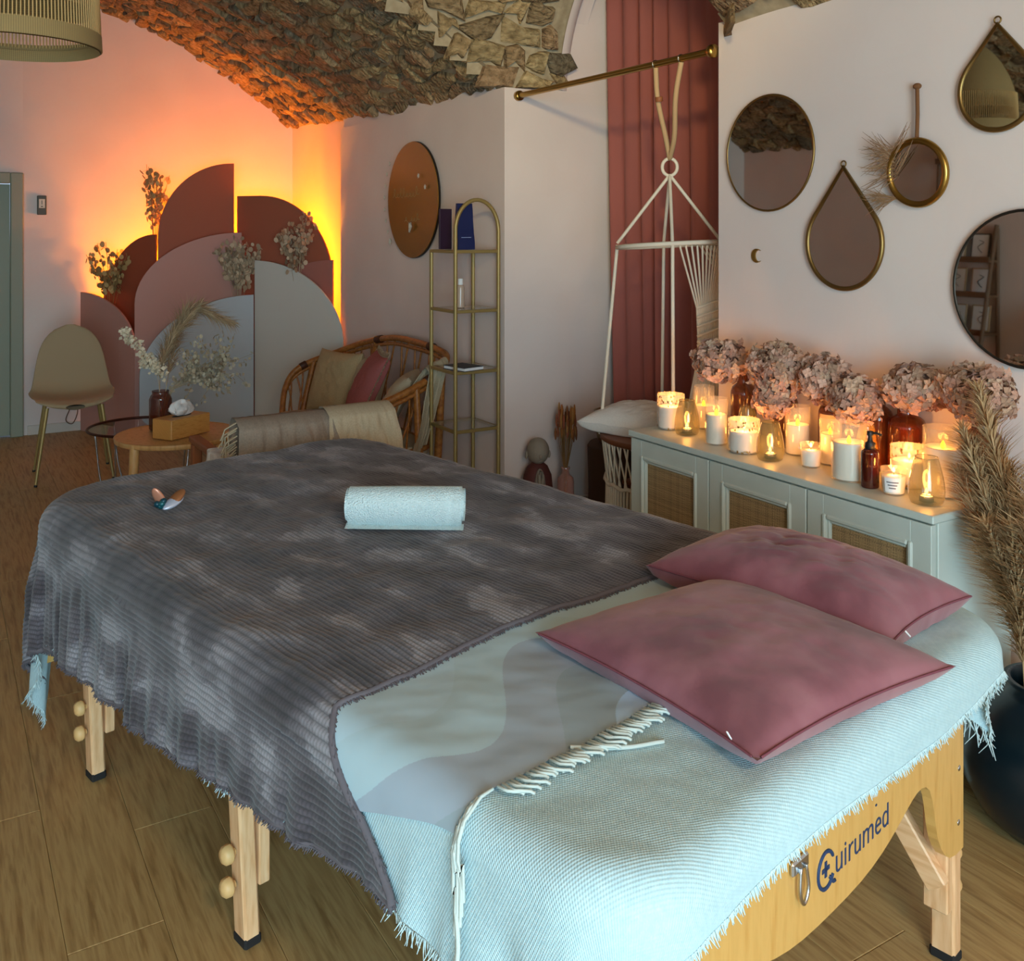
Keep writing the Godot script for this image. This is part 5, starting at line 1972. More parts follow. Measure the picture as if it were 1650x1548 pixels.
func side_table() -> void:
	var at := Vector3(1.091, 0, -5.158)
	var t := thing("round_side_table", "round light wood side table with peg legs holding the tissue box", "table", at)
	var b := MB.new()
	b.lathe([Vector2(0, 0.422), Vector2(0.296, 0.422), Vector2(0.305, 0.426), Vector2(0.307, 0.446), Vector2(0.302, 0.450), Vector2(0.296, 0.446), Vector2(0, 0.446)], 56)
	for k in b.v.size():
		b.uv[k] = Vector2(b.v[k].x, b.v[k].z * 2.0)
	obj("table_top", b, M.light_wood, t)
	for k in 4:
		var a := -0.52 + k * TAU / 4.0 - 0.45
		var l := MB.new()
		var d := Vector3(cos(a), 0, -sin(a))
		l.tube([d * 0.285 + Vector3(0, 0.445, 0), d * 0.300 + Vector3(0, 0.2, 0), d * 0.305], [0.024, 0.022, 0.016], 14)
		uv_planks(l, 1)
		obj("leg", l, M.light_wood, t)
	# lower glass table with a thin metal hoop, behind it
	var g := thing("glass_side_table", "low round table with dark glass top and thin bent wire legs", "table", Vector3(1.0, 0, -5.66))
	b = MB.new()
	b.lathe([Vector2(0, 0.400), Vector2(0.27, 0.400), Vector2(0.27, 0.406), Vector2(0, 0.406)], 48)
	obj("glass_top", b, glass(c8(70, 40, 30), 0.35), g)
	b = MB.new()
	var pts := []
	for k in 48:
		pts.append(Vector3(cos(TAU * k / 48.0) * 0.275, 0.405, sin(TAU * k / 48.0) * 0.275))
	b.tube(pts, 0.008, 8, true)
	obj("rim", b, mat(c8(70, 34, 22), 0.4, 0.5), g)
	for k in 3:
		var a := 0.4 + k * TAU / 3.0
		var l := MB.new()
		var d := Vector3(cos(a), 0, sin(a))
		var s := Vector3(-sin(a), 0, cos(a))
		l.tube(curve([d * 0.26 + s * 0.07 + Vector3(0, 0.40, 0), d * 0.24 + s * 0.05 + Vector3(0, 0.15, 0), d * 0.22 + Vector3(0, 0.012, 0), d * 0.24 - s * 0.05 + Vector3(0, 0.15, 0), d * 0.26 - s * 0.07 + Vector3(0, 0.40, 0)], 30), 0.005, 8)
		obj("wire_leg", l, M.steel, g)
	# bamboo tissue box with a tissue
	var bx := thing("tissue_box", "bamboo tissue box standing on the round side table", "tissue box", Vector3(1.10, 0.4505, -5.09), 0.5454)
	b = MB.new()
	b.box(Vector3(0, 0.05, 0), Vector3(0.262, 0.10, 0.135), 0.004)
	for k in b.v.size():
		b.uv[k] = Vector2(b.v[k].y + b.v[k].z, b.v[k].x)
	obj("box_body", b, M.bamboo, bx)
	b = MB.new()
	b.lathe([Vector2(0.0, 0.0), Vector2(0.036, 0.0), Vector2(0.036, 0.001), Vector2(0.0, 0.001)], 24, Vector3(0, 0.1, 0), Vector2(1.7, 0.7))
	obj("slot", b, M.black, bx)
	var ti := thing("tissue", "crumpled white tissue rising from the bamboo box", "tissue", Vector3(1.10, 0.552, -5.09), 0.5454)
	b = MB.new()
	var n := noise(444, 1.0, 3)
	b.ring(44, 18, func(s, u):
		var a: float = s * TAU
		var q: float = sin(PI * u)
		var k: float = 1.0 + 0.22 * sin(a * 3.0 + u * 4.0) + 0.30 * n.get_noise_2d(cos(a) * 2.0 + 9.0, sin(a) * 2.0 + u * 4.0)
		return Vector3(cos(a) * q * 0.066 * k, 0.034 - cos(PI * u) * 0.036 * (1.0 + 0.35 * sin(a * 2.0 + 0.7) * u), sin(a) * q * 0.034 * k))
	obj("sheet", b, M.paper_white, ti)
	# amber jar with pampas and dried flowers on the table, behind the box
	var jar := thing("amber_jar", "brown glass jar on the side table behind the tissue box", "vase", Vector3(1.035, 0.4505, -5.29))
	b = MB.new()
	b.lathe([Vector2(0, 0), Vector2(0.054, 0), Vector2(0.058, 0.008), Vector2(0.058, 0.16), Vector2(0.050, 0.18), Vector2(0.042, 0.19), Vector2(0.044, 0.205)], 30)
	obj("jar_body", b, M.amber_glass, jar)
	rng.seed = 131
	var base := Vector3(1.035, 0.46, -5.29)
	var specs := [[Vector3(0.05, 0.30, -0.02), Vector3(0.14, 0.60, -0.02), Vector3(0.36, 0.54, 0.05), "sweeping tan pampas plume in the brown jar"], [Vector3(0.0, 0.28, 0.0), Vector3(0.06, 0.46, 0.0), Vector3(0.20, 0.64, 0.02), "upright tan pampas plume in the brown jar"]]
	for e in specs:
		var p := thing("pampas_stem", e[3], "dried grass", base, 0.0, "dried grasses in the brown jar")
		pampas(p, [Vector3.ZERO, e[0], e[1], e[2]], 0.30, 0.10, 700, [Color(0.50, 0.35, 0.20), Color(0.58, 0.43, 0.26), Color(0.42, 0.28, 0.15)])
	for e in [[Vector3(-0.02, 0.27, 0.03), Vector3(-0.09, 0.40, 0.03), Vector3(-0.20, 0.53, 0.04), "pale feathery dried stem leaning out of the brown jar"], [Vector3(0.02, 0.25, 0.04), Vector3(-0.05, 0.34, 0.05), Vector3(-0.10, 0.36, 0.08), "short pale feathery dried stem drooping from the brown jar"]]:
		var p := thing("feathery_stem", e[3], "dried grass", base, 0.0, "dried grasses in the brown jar")
		leafy(p, [Vector3.ZERO, e[0], e[1], e[2]], 170, [Color(0.74, 0.64, 0.47), Color(0.66, 0.55, 0.38)])
	for e in [[Vector3(0.28, 0.30, 0.06), 0.20, "pale dried honesty spray spreading above the tissue box"], [Vector3(0.17, 0.26, 0.03), 0.16, "low dried honesty spray beside the tissue box"]]:
		var p := thing("honesty_spray", e[2], "dried flowers", base, 0.0, "dried grasses in the brown jar")
		spray(p, e[0], e[1], [Color(0.50, 0.43, 0.30), Color(0.42, 0.35, 0.24), Color(0.56, 0.50, 0.38)])

func leafy(t: Node3D, pts: Array, count: int, tones: Array) -> void:
	var line := curve(pts, 30)
	var st := MB.new()
	st.tint = tones[1]
	st.tube(line, 0.0016, 4)
	obj("stem", st, M.dried, t)
	var b := MB.new()
	for k in count:
		var f := rng.randf_range(0.42, 1.0)
		var i := mini(int(f * 30.0), 29)
		var p: Vector3 = line[i] + Vector3(rng.randf_range(-1, 1), rng.randf_range(-1, 1), rng.randf_range(-1, 1)) * 0.022
		var d := Vector3(rng.randf_range(-1, 1), rng.randf_range(-0.4, 1), rng.randf_range(-1, 1)).normalized()
		b.tint = tones[k % tones.size()] * rng.randf_range(0.85, 1.15)
		b.tint.a = 1.0
		petal(b, p, d, d.cross(Vector3(0.3, 0.8, 0.1)).normalized(), rng.randf_range(0.014, 0.026))
	obj("leaves", b, M.dried, t)

func spray(t: Node3D, c: Vector3, r: float, tones: Array) -> void:
	var st := MB.new()
	st.tint = tones[1]
	var b := MB.new()
	for k in 26:
		var tip := c + Vector3(rng.randf_range(-1, 1), rng.randf_range(-0.8, 0.9), rng.randf_range(-0.6, 0.6)) * r
		var line := curve([Vector3.ZERO, Vector3(c.x * 0.25, c.y * 0.7, c.z * 0.3), c.lerp(tip, 0.35), tip], 20)
		st.tube(line, 0.0011, 4, false, false)
		for q in 14:
			var p: Vector3 = line[rng.randi_range(12, 20)] + Vector3(rng.randf_range(-1, 1), rng.randf_range(-1, 1), rng.randf_range(-1, 1)) * 0.022
			b.tint = tones[rng.randi() % 3] * rng.randf_range(0.8, 1.2)
			b.tint.a = 1.0
			var n := Vector3(rng.randf_range(-1, 1), rng.randf_range(-0.5, 0.5), rng.randf_range(-0.2, 1)).normalized()
			var u := n.cross(Vector3.UP).normalized()
			var w := n.cross(u)
			var rr := rng.randf_range(0.007, 0.013)
			var ids := []
			var cen := b.vert(p)
			for e in 6:
				ids.append(b.vert(p + (u * cos(TAU * e / 6.0) + w * sin(TAU * e / 6.0)) * rr))
			for e in 6:
				b.tri(cen, ids[e], ids[(e + 1) % 6])
	obj("stems", st, M.dried, t)
	obj("seed_discs", b, M.dried, t).set_meta("kind", "stuff")

func armchair() -> void:
	# low armchair standing with its back to the table, throws over its back
	var t := thing("wooden_armchair", "low wooden armchair with its back to the massage table under throws", "armchair", Vector3(1.345, 0, -3.93), 0.02)
	var wood := mat(c8(150, 88, 48), 0.5)
	for s in [-1.0, 1.0]:
		var b := MB.new()
		b.box(Vector3(s * 0.335, 0.575, -0.20), Vector3(0.05, 0.03, 0.52), 0.006)
		obj("armrest", b, wood, t)
		for lz in [-0.42, 0.05]:
			b = MB.new()
			b.box(Vector3(s * 0.335, 0.28, lz), Vector3(0.04, 0.56, 0.045), 0.005)
			obj("leg", b, wood, t)
	var b := MB.new()
	b.box(Vector3(0, 0.40, -0.17), Vector3(0.62, 0.13, 0.58), 0.04)
	obj("seat", b, M.beige_cloth, t)
	b = MB.new()
	b.box(Vector3(0, 0.55, 0.165), Vector3(0.60, 0.32, 0.07), 0.03, Basis(Vector3(1, 0, 0), 0.16))
	obj("backrest", b, M.beige_cloth, t)
	# throws hanging over the back: a beige one and a cream one
	var n := noise(505, 1.0, 3)
	var throw_over := func(x0: float, x1: float, y0: float, dip: Callable, amp: float, sd: float) -> MB:
		var m := MB.new()
		m.grid(50, 46, func(s, u):
			var x: float = lerpf(x0, x1, s)
			var fold: float = amp * (n.get_noise_2d(x * 14.0 + sd, u * 2.0) + 0.5 * n.get_noise_2d(x * 34.0, u * 5.0 + sd))
			var d: float = u * 2.0 - 0.62
			# from the front of the back, over the top, down the rear
			if d < 0.0:
				return Vector3(x, y0 - 0.02 + d * 0.34, 0.145 - 0.05 + d * 0.03 + fold * 0.3)
			var arc: float = minf(d / 0.16, 1.0)
			var down: float = maxf(0.0, d - 0.16)
			var drop: float = dip.call(s)
			return Vector3(x + 0.05 * down * (s - 0.5), y0 + 0.016 * sin(arc * PI) - down * drop - 0.02 * arc, 0.10 + 0.13 * arc + 0.08 * down + fold * (0.25 + down)))
		return m
	var tb := thing("beige_throw", "beige fringed throw hanging over the back of the armchair", "throw", Vector3(1.345, 0, -3.93), 0.02)
	obj("woven_cloth", throw_over.call(-0.335, 0.06, 0.757, func(s): return 0.36 - 0.06 * s, 0.05, 1.0), M.beige_cloth, tb)
	var fr := MB.new()
	rng.seed = 141
	for k in 40:
		var y := lerpf(0.52, 0.76, k / 39.0)
		var p := Vector3(-0.345, y, 0.20 + rng.randf_range(-0.03, 0.03))
		fr.tube([p, p + Vector3(-0.03 - rng.randf() * 0.02, -0.02, 0.01), p + Vector3(-0.035 - rng.randf() * 0.03, -0.06, 0.01)], 0.003, 4)
	obj("fringe", fr, M.cream_cloth, tb)
	var tc := thing("cream_throw", "cream throw hanging beside the beige one over the armchair back", "throw", Vector3(1.345, 0, -3.93), 0.02)
	obj("woven_cloth", throw_over.call(0.03, 0.325, 0.767, func(s): return 0.30 - 0.05 * s, 0.030, 7.0), M.cream_cloth, tc)
	var tw := thing("white_arm_cloth", "folded white cloth draped over the armrest of the armchair", "cloth", Vector3(1.345, 0, -3.93), 0.02)
	var m := MB.new()
	m.grid(30, 30, func(s, u):
		var a: float = lerpf(-1.0, 1.0, u)
		var z: float = lerpf(-0.10, 0.12, s)
		var down: float = maxf(0.0, absf(a) - 0.25)
		return Vector3(-0.335 + signf(a) * minf(absf(a), 0.25) * 0.16 + signf(a) * (0.02 * down + 0.012 * n.get_noise_2d(z * 60.0, a * 3.0)), 0.600 - down * 0.26 + 0.01 * n.get_noise_2d(z * 30.0, 5.0), z))
	obj("cloth_fold", m, M.white_cloth, tw)

func rattan_seat() -> void:
	var t := thing("rattan_loveseat", "curved rattan loveseat with open looped back below the round sign", "loveseat", Vector3(2.15, 0, -5.26))
	var o := Vector3(2.15, 0, -5.2)
	# one continuous top rail: left arm, back, right arm
	var rail := [Vector3(1.90, 0.30, -5.90), Vector3(1.95, 0.50, -5.96), Vector3(2.05, 0.615, -5.97), Vector3(2.28, 0.70, -5.93), Vector3(2.40, 0.78, -5.72), Vector3(2.415, 0.845, -5.33), Vector3(2.41, 0.853, -5.0), Vector3(2.405, 0.842, -4.70), Vector3(2.39, 0.81, -4.56), Vector3(2.30, 0.735, -4.51), Vector3(2.12, 0.655, -4.50), Vector3(1.93, 0.585, -4.52)]
	var low := [Vector3(1.86, 0.28, -5.85), Vector3(1.93, 0.30, -5.90), Vector3(2.04, 0.31, -5.90), Vector3(2.22, 0.32, -5.86), Vector3(2.32, 0.33, -5.68), Vector3(2.34, 0.34, -5.33), Vector3(2.335, 0.34, -5.0), Vector3(2.33, 0.34, -4.72), Vector3(2.31, 0.34, -4.62), Vector3(2.24, 0.33, -4.57), Vector3(2.08, 0.32, -4.56), Vector3(1.90, 0.31, -4.57)]
	for k in rail.size():
		rail[k] -= o
		low[k] -= o
	var hi_line := curve(rail, 110)
	var lo_line := curve(low, 110)
	var b := MB.new()
	b.tube(hi_line, 0.019, 12)
	b.tube(hi_line.map(func(p): return p + Vector3(-0.004, -0.036, 0.0)), 0.012, 8)
	obj("top_rail", b, M.rattan, t)
	b = MB.new()
	b.tube(lo_line, 0.016, 10)
	obj("seat_rail", b, M.rattan, t)
	# bindings where the canes are wrapped
	for k in [20, 44, 66, 92]:
		b = MB.new()
		b.tube([hi_line[k], hi_line[k + 2]], 0.024, 12)
		obj("binding", b, mat(c8(70, 34, 14), 0.6), t)
	# looped spindles: pairs that cross, all round
	for k in range(3, 108, 3):
		b = MB.new()
		var k2 := clampi(k + (3 if (k / 3) % 2 == 0 else -3), 0, 110)
		var p0: Vector3 = hi_line[k] + Vector3(0, -0.02, 0)
		var p1: Vector3 = lo_line[k2]
		b.tube(curve([p0, p0.lerp(p1, 0.35) + Vector3(0.006, 0, 0), p0.lerp(p1, 0.7), p1], 10), 0.006, 6)
		obj("spindle", b, M.rattan, t)
	for e in [[Vector3(1.95, 0, -5.86), 24], [Vector3(2.36, 0, -5.78), 44], [Vector3(2.34, 0, -4.60), 86], [Vector3(2.20, 0, -4.47), 97]]:
		b = MB.new()
		var foot: Vector3 = e[0] - o
		var head: Vector3 = hi_line[e[1]]
		b.tube([foot, foot.lerp(head, 0.45), head], [0.020, 0.022, 0.018], 10)
		obj("leg", b, M.rattan, t)
	b = MB.new()
	var poly := PackedVector2Array()
	for p in lo_line:
		poly.append(Vector2(p.x, -p.z))
	if Geometry2D.is_polygon_clockwise(poly):
		poly.reverse()
	b.prism(poly, 0.05, Transform3D(Basis(Vector3(1, 0, 0), Vector3(0, 0, -1), Vector3(0, 1, 0)), Vector3(0, 0.30, 0)))
	obj("seat_pad", b, M.cream_cloth, t)
	# cushions on it
	var cs := [["beige_cushion", Vector3(2.17, 0.355, -5.72), 0.30, -1.25, Vector3(0.21, 0.12, 0.20), M.olive_cloth, "plain beige cushion in the far corner of the loveseat"], ["pink_cushion", Vector3(2.16, 0.355, -5.18), -0.25, -1.12, Vector3(0.205, 0.11, 0.225), M.rose_cloth, "dusty pink square cushion with cream fringe on the loveseat"], ["cream_cushion", Vector3(2.20, 0.355, -4.84), -0.6, -1.05, Vector3(0.18, 0.11, 0.19), M.cream_cloth, "cream cushion leaning at the shelf end of the loveseat"], ["cream_cushion", Vector3(2.27, 0.355, -5.47), 0.1, -1.3, Vector3(0.19, 0.10, 0.19), M.cream_cloth, "cream cushion half hidden behind the pink one on the loveseat"]]
	for e in cs:
		var c := thing(e[0], e[6], "cushion", e[1])
		# stand the cushion up: its flat side leans on the back of the seat, facing the room
		var half: Vector3 = e[4]
		c.basis = Basis(Vector3.UP, -PI / 2 + e[2]) * Basis(Vector3.RIGHT, -e[3]) 
		c.position = e[1] + Vector3(0.03, half.z * 0.93, 0)
		obj("cover", cushion_mesh(half, 60 + int(half.x * 1000.0)), e[5], c)
		if e[0] == "pink_cushion":
			var fr := MB.new()
			for sgn in [-1.0, 1.0]:
				for ax in 2:
					var line := []
					var outs := []
					for k in 31:
						var u := lerpf(-1.0, 1.0, k / 30.0)
						line.append(Vector3(half.x * u, half.y * 0.36, sgn * half.z * (1.0 - 0.075 * (1.0 - u * u))) if ax == 0 else Vector3(sgn * half.x * (1.0 - 0.075 * (1.0 - u * u)), half.y * 0.36, half.z * u))
						outs.append(Vector3(0, 0, sgn) if ax == 0 else Vector3(sgn, 0, 0))
					strands(fr, line, outs, 0.020, 0.028, 0.0022, 6)
			obj("fringe", fr, M.cream_cloth, c)
	# sheepskin-like cream throw over the shelf-side arm
	var tw := thing("cream_arm_throw", "cream woven throw hanging over the arm of the loveseat by the shelf", "throw", Vector3(2.30, 0, -4.57))
	var n := noise(606, 1.0, 3)
	b = MB.new()
	b.grid(34, 50, func(s, u):
		# over the arm rail, then hanging and narrowing towards the floor on the outside
		var d: float = u * 1.3 - 0.30
		var x: float = lerpf(-0.06, 0.06, s)
		var rise: float = 0.80 + 0.42 * (x - 0.06)
		var fold: float = 0.022 * sin(s * 19.0 + u * 2.0) + 0.02 * n.get_noise_2d(s * 5.0, u * 3.0)
		if d < 0.0:
			return Vector3(x - 0.25 * absf(d), rise + d * 0.45, -0.055 + d * 0.20 + fold * 0.4)
		var arc: float = minf(d / 0.1, 1.0)
		var down: float = maxf(0.0, d - 0.1)
		return Vector3(lerpf(x, -0.12 + x * 0.5, down / 0.9), rise + 0.025 * sin(arc * PI) - down * 0.46, -0.055 + 0.085 * arc + 0.02 * down + fold * (0.4 + down)))
	obj("woven_cloth", b, M.cream_cloth, tw)

func etagere() -> void:
	# slim gold shelf with an arched top and glass shelves
	var x0 := 2.245
	var x1 := 2.495
	var z0 := -4.515
	var z1 := -4.245
	var t := thing("gold_etagere", "slim gold metal shelf with arched top and glass shelves at the wall corner", "shelf", Vector3(2.37, 0, -4.38))
	var o := Vector3(2.37, 0, -4.38)
	for x in [x0, x1]:
		var pb := MB.new()
		pb.tube([Vector3(x, 0, z0) - o, Vector3(x, 1.402, z0) - o], 0.0105, 10)
		obj("rear_post", pb, M.gold_paint, t)
	for z in [z1]:
		var b := MB.new()
		var pts := [Vector3(x0, 0, z)]
		for k in 21:
			var a := PI - PI * k / 20.0
			pts.append(Vector3((x0 + x1) * 0.5 + cos(a) * (x1 - x0) * 0.5, 1.50 + sin(a) * 0.158, z))
		pts.append(Vector3(x1, 0, z))
		b.tube(pts.map(func(p): return p - o), 0.0105, 10)
		obj("arch_frame", b, M.gold_paint, t)
	for y in [0.18, 0.488, 0.784, 1.093, 1.395]:
		var b := MB.new()
		for z in [z0, z1]:
			b.box(Vector3((x0 + x1) * 0.5, y, z) - o, Vector3(x1 - x0, 0.016, 0.014), 0.002)
		for x in [x0, x1]:
			b.box(Vector3(x, y, (z0 + z1) * 0.5) - o, Vector3(0.014, 0.016, z1 - z0), 0.002)
		obj("shelf_frame", b, M.gold_paint, t)
		b = MB.new()
		b.box(Vector3((x0 + x1) * 0.5, y + 0.006, (z0 + z1) * 0.5) - o, Vector3(x1 - x0 - 0.015, 0.006, z1 - z0 - 0.015))
		obj("glass_shelf", b, M.sheet_glass, t)
	# dark blue gift bag and a book-like box on the top shelf
	var bag := thing("blue_gift_bag", "dark blue paper bag standing on the top shelf of the gold etagere", "bag", Vector3(2.318, 1.405, -4.29), 0.05)
	var b := MB.new()
	b.grid(10, 14, func(s, u): return Vector3(lerpf(-0.05, 0.05, s) * (1.0 - 0.12 * u), u * 0.235, 0.026 * (1.0 - 0.75 * u) + 0.003 * sin(u * 9.0)))
	b.grid(10, 14, func(s, u): return Vector3(lerpf(-0.05, 0.05, s) * (1.0 - 0.12 * u), u * 0.235, -0.026 * (1.0 - 0.75 * u)), true)
	for sgn in [-1.0, 1.0]:
		b.grid(4, 14, func(s, u): return Vector3(sgn * 0.05 * (1.0 - 0.12 * u), u * 0.235, lerpf(-0.026, 0.026, s) * (1.0 - 0.75 * u)), sgn > 0)
	b.box(Vector3(0, 0.002, 0), Vector3(0.098, 0.004, 0.05))
	obj("bag_body", b, mat(c8(22, 34, 82), 0.5), bag)
	b = MB.new()
	b.box(Vector3(0.0, 0.062, 0.0225), Vector3(0.058, 0.003, 0.0015))
	b.box(Vector3(0.0, 0.050, 0.0235), Vector3(0.048, 0.003, 0.0015))
	obj("printed_lines", b, mat(c8(150, 162, 200), 0.6), bag)
	var bk := thing("dark_booklet", "dark red and blue booklet behind the bag on the top shelf", "book", Vector3(2.288, 1.405, -4.44), 0.1)
	b = MB.new()
	b.box(Vector3(0, 0.105, 0), Vector3(0.075, 0.21, 0.014), 0.002)
	obj("cover", b, mat(c8(46, 20, 44), 0.5), bk)
	b = MB.new()
	b.box(Vector3(0.004, 0.105, 0), Vector3(0.070, 0.204, 0.010))
	obj("pages", b, M.paper_white, bk)
	# slim printed bottle on the next shelf
	var sb := thing("slim_bottle", "slim clear bottle with printed label on the etagere's second shelf", "bottle", Vector3(2.335, 1.103, -4.36))
	b = MB.new()
	b.lathe([Vector2(0, 0), Vector2(0.020, 0), Vector2(0.022, 0.004), Vector2(0.022, 0.10), Vector2(0.018, 0.115), Vector2(0.012, 0.12)], 24)
	obj("bottle_body", b, mat(c8(196, 170, 150), 0.15), sb)
	b = MB.new()
	b.lathe([Vector2(0.013, 0.118), Vector2(0.013, 0.150), Vector2(0, 0.151)], 20)
	obj("cap", b, M.paper_white, sb)
	var db := thing("grey_book", "grey book lying on the middle shelf of the etagere", "book", Vector3(2.325, 0.793, -4.31), 0.2)
	b = MB.new()
	b.box(Vector3(0, 0.018, 0), Vector3(0.13, 0.003, 0.17), 0.001)
	b.box(Vector3(0, 0.0015, 0), Vector3(0.13, 0.003, 0.17), 0.001)
	obj("cover", b, mat(c8(54, 60, 72), 0.6), db)
	b = MB.new()
	b.box(Vector3(0.002, 0.010, 0), Vector3(0.124, 0.014, 0.164))
	obj("pages", b, M.paper_white, db)

# ---------------------------------------------------------------- lamp, thermostat
func small_things() -> void:
	# woven pendant lamp
	var at := Vector3(0.209, 2.06, -3.266)
	var t := thing("rattan_pendant", "woven rattan pendant lamp hanging from the vault", "pendant lamp", at)
	var wv := image_tex(512, 256, func(x, y):
		var a: float = 0.5 + 0.5 * sin(x * TAU / 4.0)
		var b: float = 0.5 + 0.5 * sin(y * TAU / 5.0)
		var k: float = 0.55 + 0.25 * a + 0.2 * b * (1.0 - a)
		return Color(0.80 * k, 0.66 * k, 0.42 * k))
	var wm := mat(Color.WHITE, 0.85)
	wm.albedo_texture = wv
	wm.uv1_scale = Vector3(2, 1, 1)
	wm.backlight_enabled = true
	wm.backlight = Color(0.3, 0.24, 0.14)
	# bottom rim band, open slatted drum, woven dome
	var b := MB.new()
	b.lathe([Vector2(0.238, 0.03), Vector2(0.245, -0.005), Vector2(0.252, 0.0), Vector2(0.250, 0.045), Vector2(0.246, 0.05)], 60)
	obj("rim_band", b, wm, t)
	b = MB.new()
	for k in 150:
		var a := TAU * k / 150.0
		var d := Vector3(cos(a), 0, sin(a))
		b.tube([d * 0.247 + Vector3(0, 0.04, 0), d * 0.240 + Vector3(0, 0.20, 0)], 0.0022, 4, false, false)
	obj("drum_slats", b, mat(c8(196, 160, 104), 0.85), t).set_meta("kind", "stuff")
	b = MB.new()
	var prof := []
	for k in 17:
		var f := k / 16.0
		prof.append(Vector2(lerpf(0.02, 0.240, pow(cos(f * PI / 2), 0.62)), 0.115 + 0.385 * f))
	b.lathe(prof, 60)
	obj("woven_dome", b, wm, t)
	b = MB.new()
	b.tube([Vector3(0, 0.49, 0), Vector3(0, 1.20, 0)], 0.003, 6)
	obj("cord", b, M.black, t)
	b = MB.new()
	b.blob(Vector3(0, 0.26, 0), Vector3(0.03, 0.04, 0.03), 16, 12)
	obj("bulb", b, M.paper_white, t)
	# small control box on the far wall
	var th := thing("wall_control", "small dark wall control box with light display beside the far door", "thermostat", Vector3(0.694, 1.69, -7.85))
	b = MB.new()
	b.box(Vector3(0, 0, 0.014), Vector3(0.062, 0.142, 0.028), 0.004)
	obj("case", b, mat(c8(70, 74, 64), 0.5), th)
	b = MB.new()
	b.box(Vector3(0, 0.012, 0.0285), Vector3(0.040, 0.066, 0.003))
	obj("display", b, mat(c8(206, 204, 186), 0.4), th)
	b = MB.new()
	b.box(Vector3(0, 0.02, 0.0305), Vector3(0.004, 0.03, 0.002))
	b.box(Vector3(0, -0.01, 0.0305), Vector3(0.014, 0.006, 0.002))
	obj("marks", b, M.black, th)
	# loop of white cable at the foot of the far wall
	var cb := MB.new()
	cb.tube(curve([Vector3(0.90, 0.30, -7.835), Vector3(0.885, 0.18, -7.83), Vector3(0.855, 0.09, -7.825), Vector3(0.90, 0.06, -7.82), Vector3(0.935, 0.14, -7.825), Vector3(0.925, 0.22, -7.835)], 30), 0.004, 6)
	tag(obj("lamp_cable", cb, mat(c8(120, 84, 60), 0.7)), "thin looped cable on the far wall behind the shell chair", "cable")

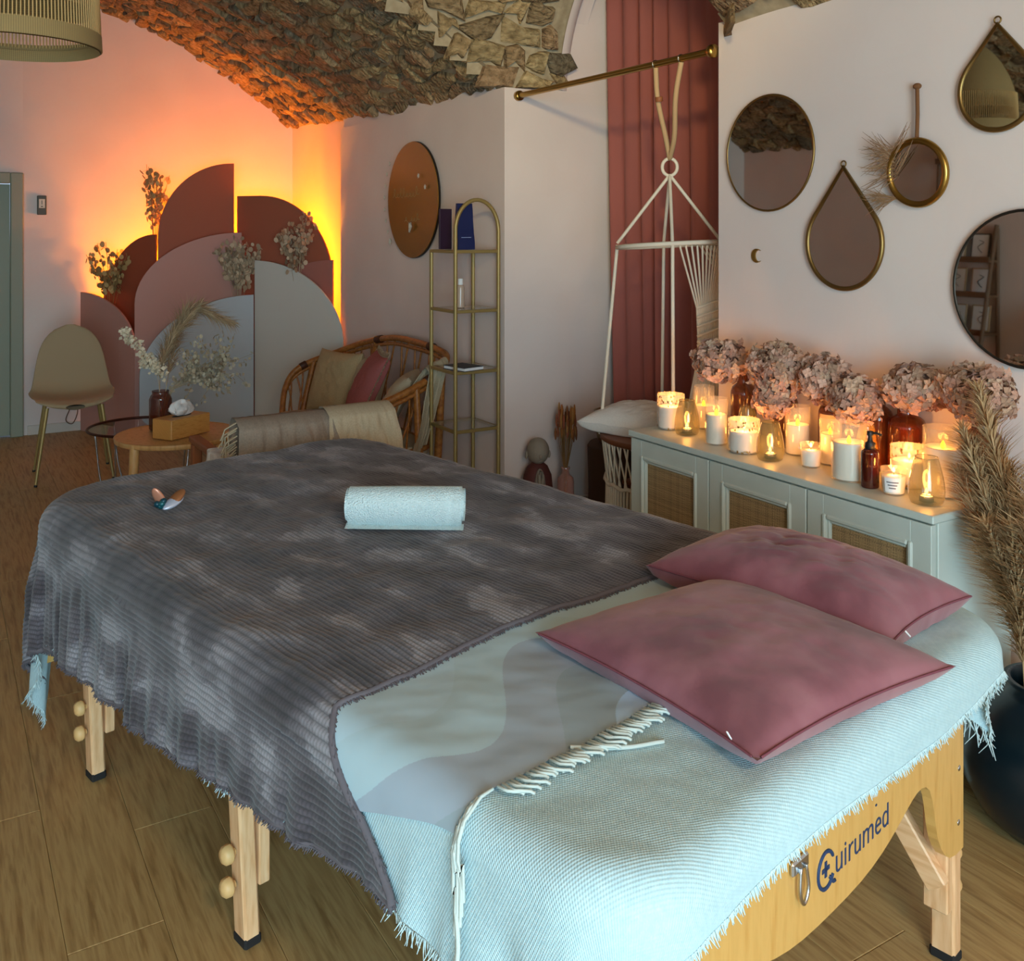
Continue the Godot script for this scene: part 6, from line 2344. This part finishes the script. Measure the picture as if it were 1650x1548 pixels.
# ---------------------------------------------------------------- what the mirrors show
func behind_camera() -> void:
	# lit paper globe hanging from the vault behind the camera: the warm light on the upper walls
	var gl := thing("paper_globe_lamp", "lit white paper globe lamp hanging behind the viewer", "pendant lamp", Vector3(0.3, 2.42, 1.0))
	var gb := MB.new()
	gb.blob(Vector3.ZERO, Vector3.ONE * 0.17, 28, 18)
	obj("globe", gb, glow(Color(1.0, 0.88, 0.72), 2.0), gl)
	gb = MB.new()
	gb.tube([Vector3(0, 0.17, 0), Vector3(0, 0.80, 0)], 0.003, 6)
	obj("cord", gb, M.black, gl)
	lamp(gl, Vector3.ZERO, WARM, WARM_ENERGY, 0.16)
	# ceiling spotlight turned to the niche
	var spot := thing("ceiling_spotlight", "small black spotlight on the vault turned to the niche", "spotlight", Vector3(-0.1, 2.95, 0.4))
	var aim := (Vector3(2.85, 2.45, -4.1) - spot.position).normalized()
	gb = MB.new()
	gb.tube([-aim * 0.10, aim * 0.03], [0.030, 0.045], 20)
	obj("housing", gb, M.black, spot)
	gb = MB.new()
	gb.tube([Vector3(0, 0, 0), Vector3(0, 0.30, 0)], 0.006, 8)
	obj("bracket", gb, M.black, spot)
	gb = MB.new()
	gb.tube([aim * 0.031, aim * 0.034], 0.036, 20)
	obj("lens", gb, glow(Color(1.0, 0.90, 0.70), 6.0), spot)
	var sl := SpotLight3D.new()
	sl.name = "spot"
	sl.light_color = Color(1.0, 0.88, 0.62)
	sl.light_energy = SPOT_ENERGY
	sl.light_size = 0.14
	sl.spot_angle = 16.0
	sl.spot_angle_attenuation = 0.9
	sl.spot_range = 14.0
	sl.spot_attenuation = 2.0
	sl.shadow_enabled = true
	spot.add_child(sl)
	sl.look_at_from_position(spot.position + aim * 0.045, spot.position + aim * 2.0)
	# ladder shelf with framed prints on the left wall
	var t := thing("ladder_shelf", "brown wooden ladder shelf with framed prints on the wall opposite the mirrors", "shelf", Vector3(-2.45, 0, -5.08))
	var wood := mat(c8(120, 84, 56), 0.6)
	for z in [-0.24, 0.24]:
		var b := MB.new()
		b.tube([Vector3(0.22, 0, z), Vector3(-0.14, 1.55, z)], 0.020, 6)
		obj("rail", b, wood, t)
		b = MB.new()
		b.tube([Vector3(-0.15, 0, z), Vector3(-0.15, 1.52, z)], 0.018, 6)
		obj("rail", b, wood, t)
	var ys := [0.30, 0.62, 0.94, 1.24]
	for k in 4:
		var y: float = ys[k]
		var d := 0.30 - y * 0.14
		var b := MB.new()
		b.box(Vector3(-0.15 + d * 0.5, y, 0), Vector3(d, 0.02, 0.50), 0.003)
		b.box(Vector3(-0.15 + d, y + 0.015, 0), Vector3(0.014, 0.05, 0.50), 0.003)
		obj("shelf_board", b, wood, t)
	for k in 6:
		var y: float = ys[1 + k / 2] + 0.0105
		var z := -0.11 if k % 2 == 0 else 0.11
		var f := thing("framed_print", ["white print with dark sprig on the ladder shelf's lowest print row", "second white print on the ladder shelf's lowest print row", "white print with a small figure on the ladder shelf's middle row", "plain white print on the ladder shelf's middle row", "framed line drawing on the ladder shelf's top row", "dark framed drawing on the ladder shelf's top row"][k], "picture", Vector3(-2.545, y, -5.08 + z), 0.0, "prints on the ladder shelf")
		f.rotation.z = 0.16
		var b := MB.new()
		b.box(Vector3(0, 0.115, 0), Vector3(0.012, 0.23, 0.17), 0.002)
		obj("frame", b, mat(c8(60, 50, 42), 0.6) if k == 5 else mat(c8(190, 160, 120), 0.6), f)
		b = MB.new()
		b.box(Vector3(0.0066, 0.115, 0), Vector3(0.002, 0.205, 0.145))
		obj("print", b, M.paper_white, f)
		b = MB.new()
		b.tube(curve([Vector3(0.009, 0.06, 0.02), Vector3(0.009, 0.11, -0.02), Vector3(0.009, 0.15, 0.03), Vector3(0.009, 0.17, -0.01)], 14), 0.0025, 5)
		obj("drawn_line", b, M.black, f)
	# wooden bench with black and white cushions, seen in the small mirror
	var bn := thing("wooden_bench", "dark wooden bench against the wall opposite the mirrors", "bench", Vector3(-2.25, 0, -3.6))
	var b := MB.new()
	b.box(Vector3(0, 0.40, 0), Vector3(0.50, 0.05, 1.3), 0.006)
	obj("seat", b, wood, bn)
	b = MB.new()
	for z in [-0.6, 0.0, 0.6]:
		b.box(Vector3(-0.24, 0.65, z), Vector3(0.04, 0.50, 0.06), 0.005)
	b.box(Vector3(-0.24, 0.86, 0), Vector3(0.03, 0.08, 1.3), 0.005)
	obj("backrest", b, wood, bn)
	for z in [-0.58, 0.58]:
		for x in [-0.2, 0.2]:
			b = MB.new()
			b.box(Vector3(x, 0.19, z), Vector3(0.05, 0.38, 0.05), 0.004)
			obj("leg", b, wood, bn)
	var spots := mat(Color.WHITE, 0.95)
	var nn := noise(808, 0.05, 2)
	spots.albedo_texture = image_tex(128, 128, func(x, y): return c8(26, 26, 30) if nn.get_noise_2d(x, y) > 0.02 else c8(226, 222, 214))
	spots.uv1_scale = Vector3(5, 5, 1)
	for e in [[-0.28, "black and white patterned cushion at one end of the wooden bench"], [0.12, "black and white patterned cushion in the middle of the wooden bench"]]:
		var c := thing("patterned_cushion", e[1], "cushion", Vector3(-2.36, 0.43 + 0.19, -3.6 + e[0]))
		c.basis = Basis(Vector3.UP, PI / 2) * Basis(Vector3.RIGHT, 1.25)
		obj("cover", cushion_mesh(Vector3(0.20, 0.12, 0.20), 44), spots, c)
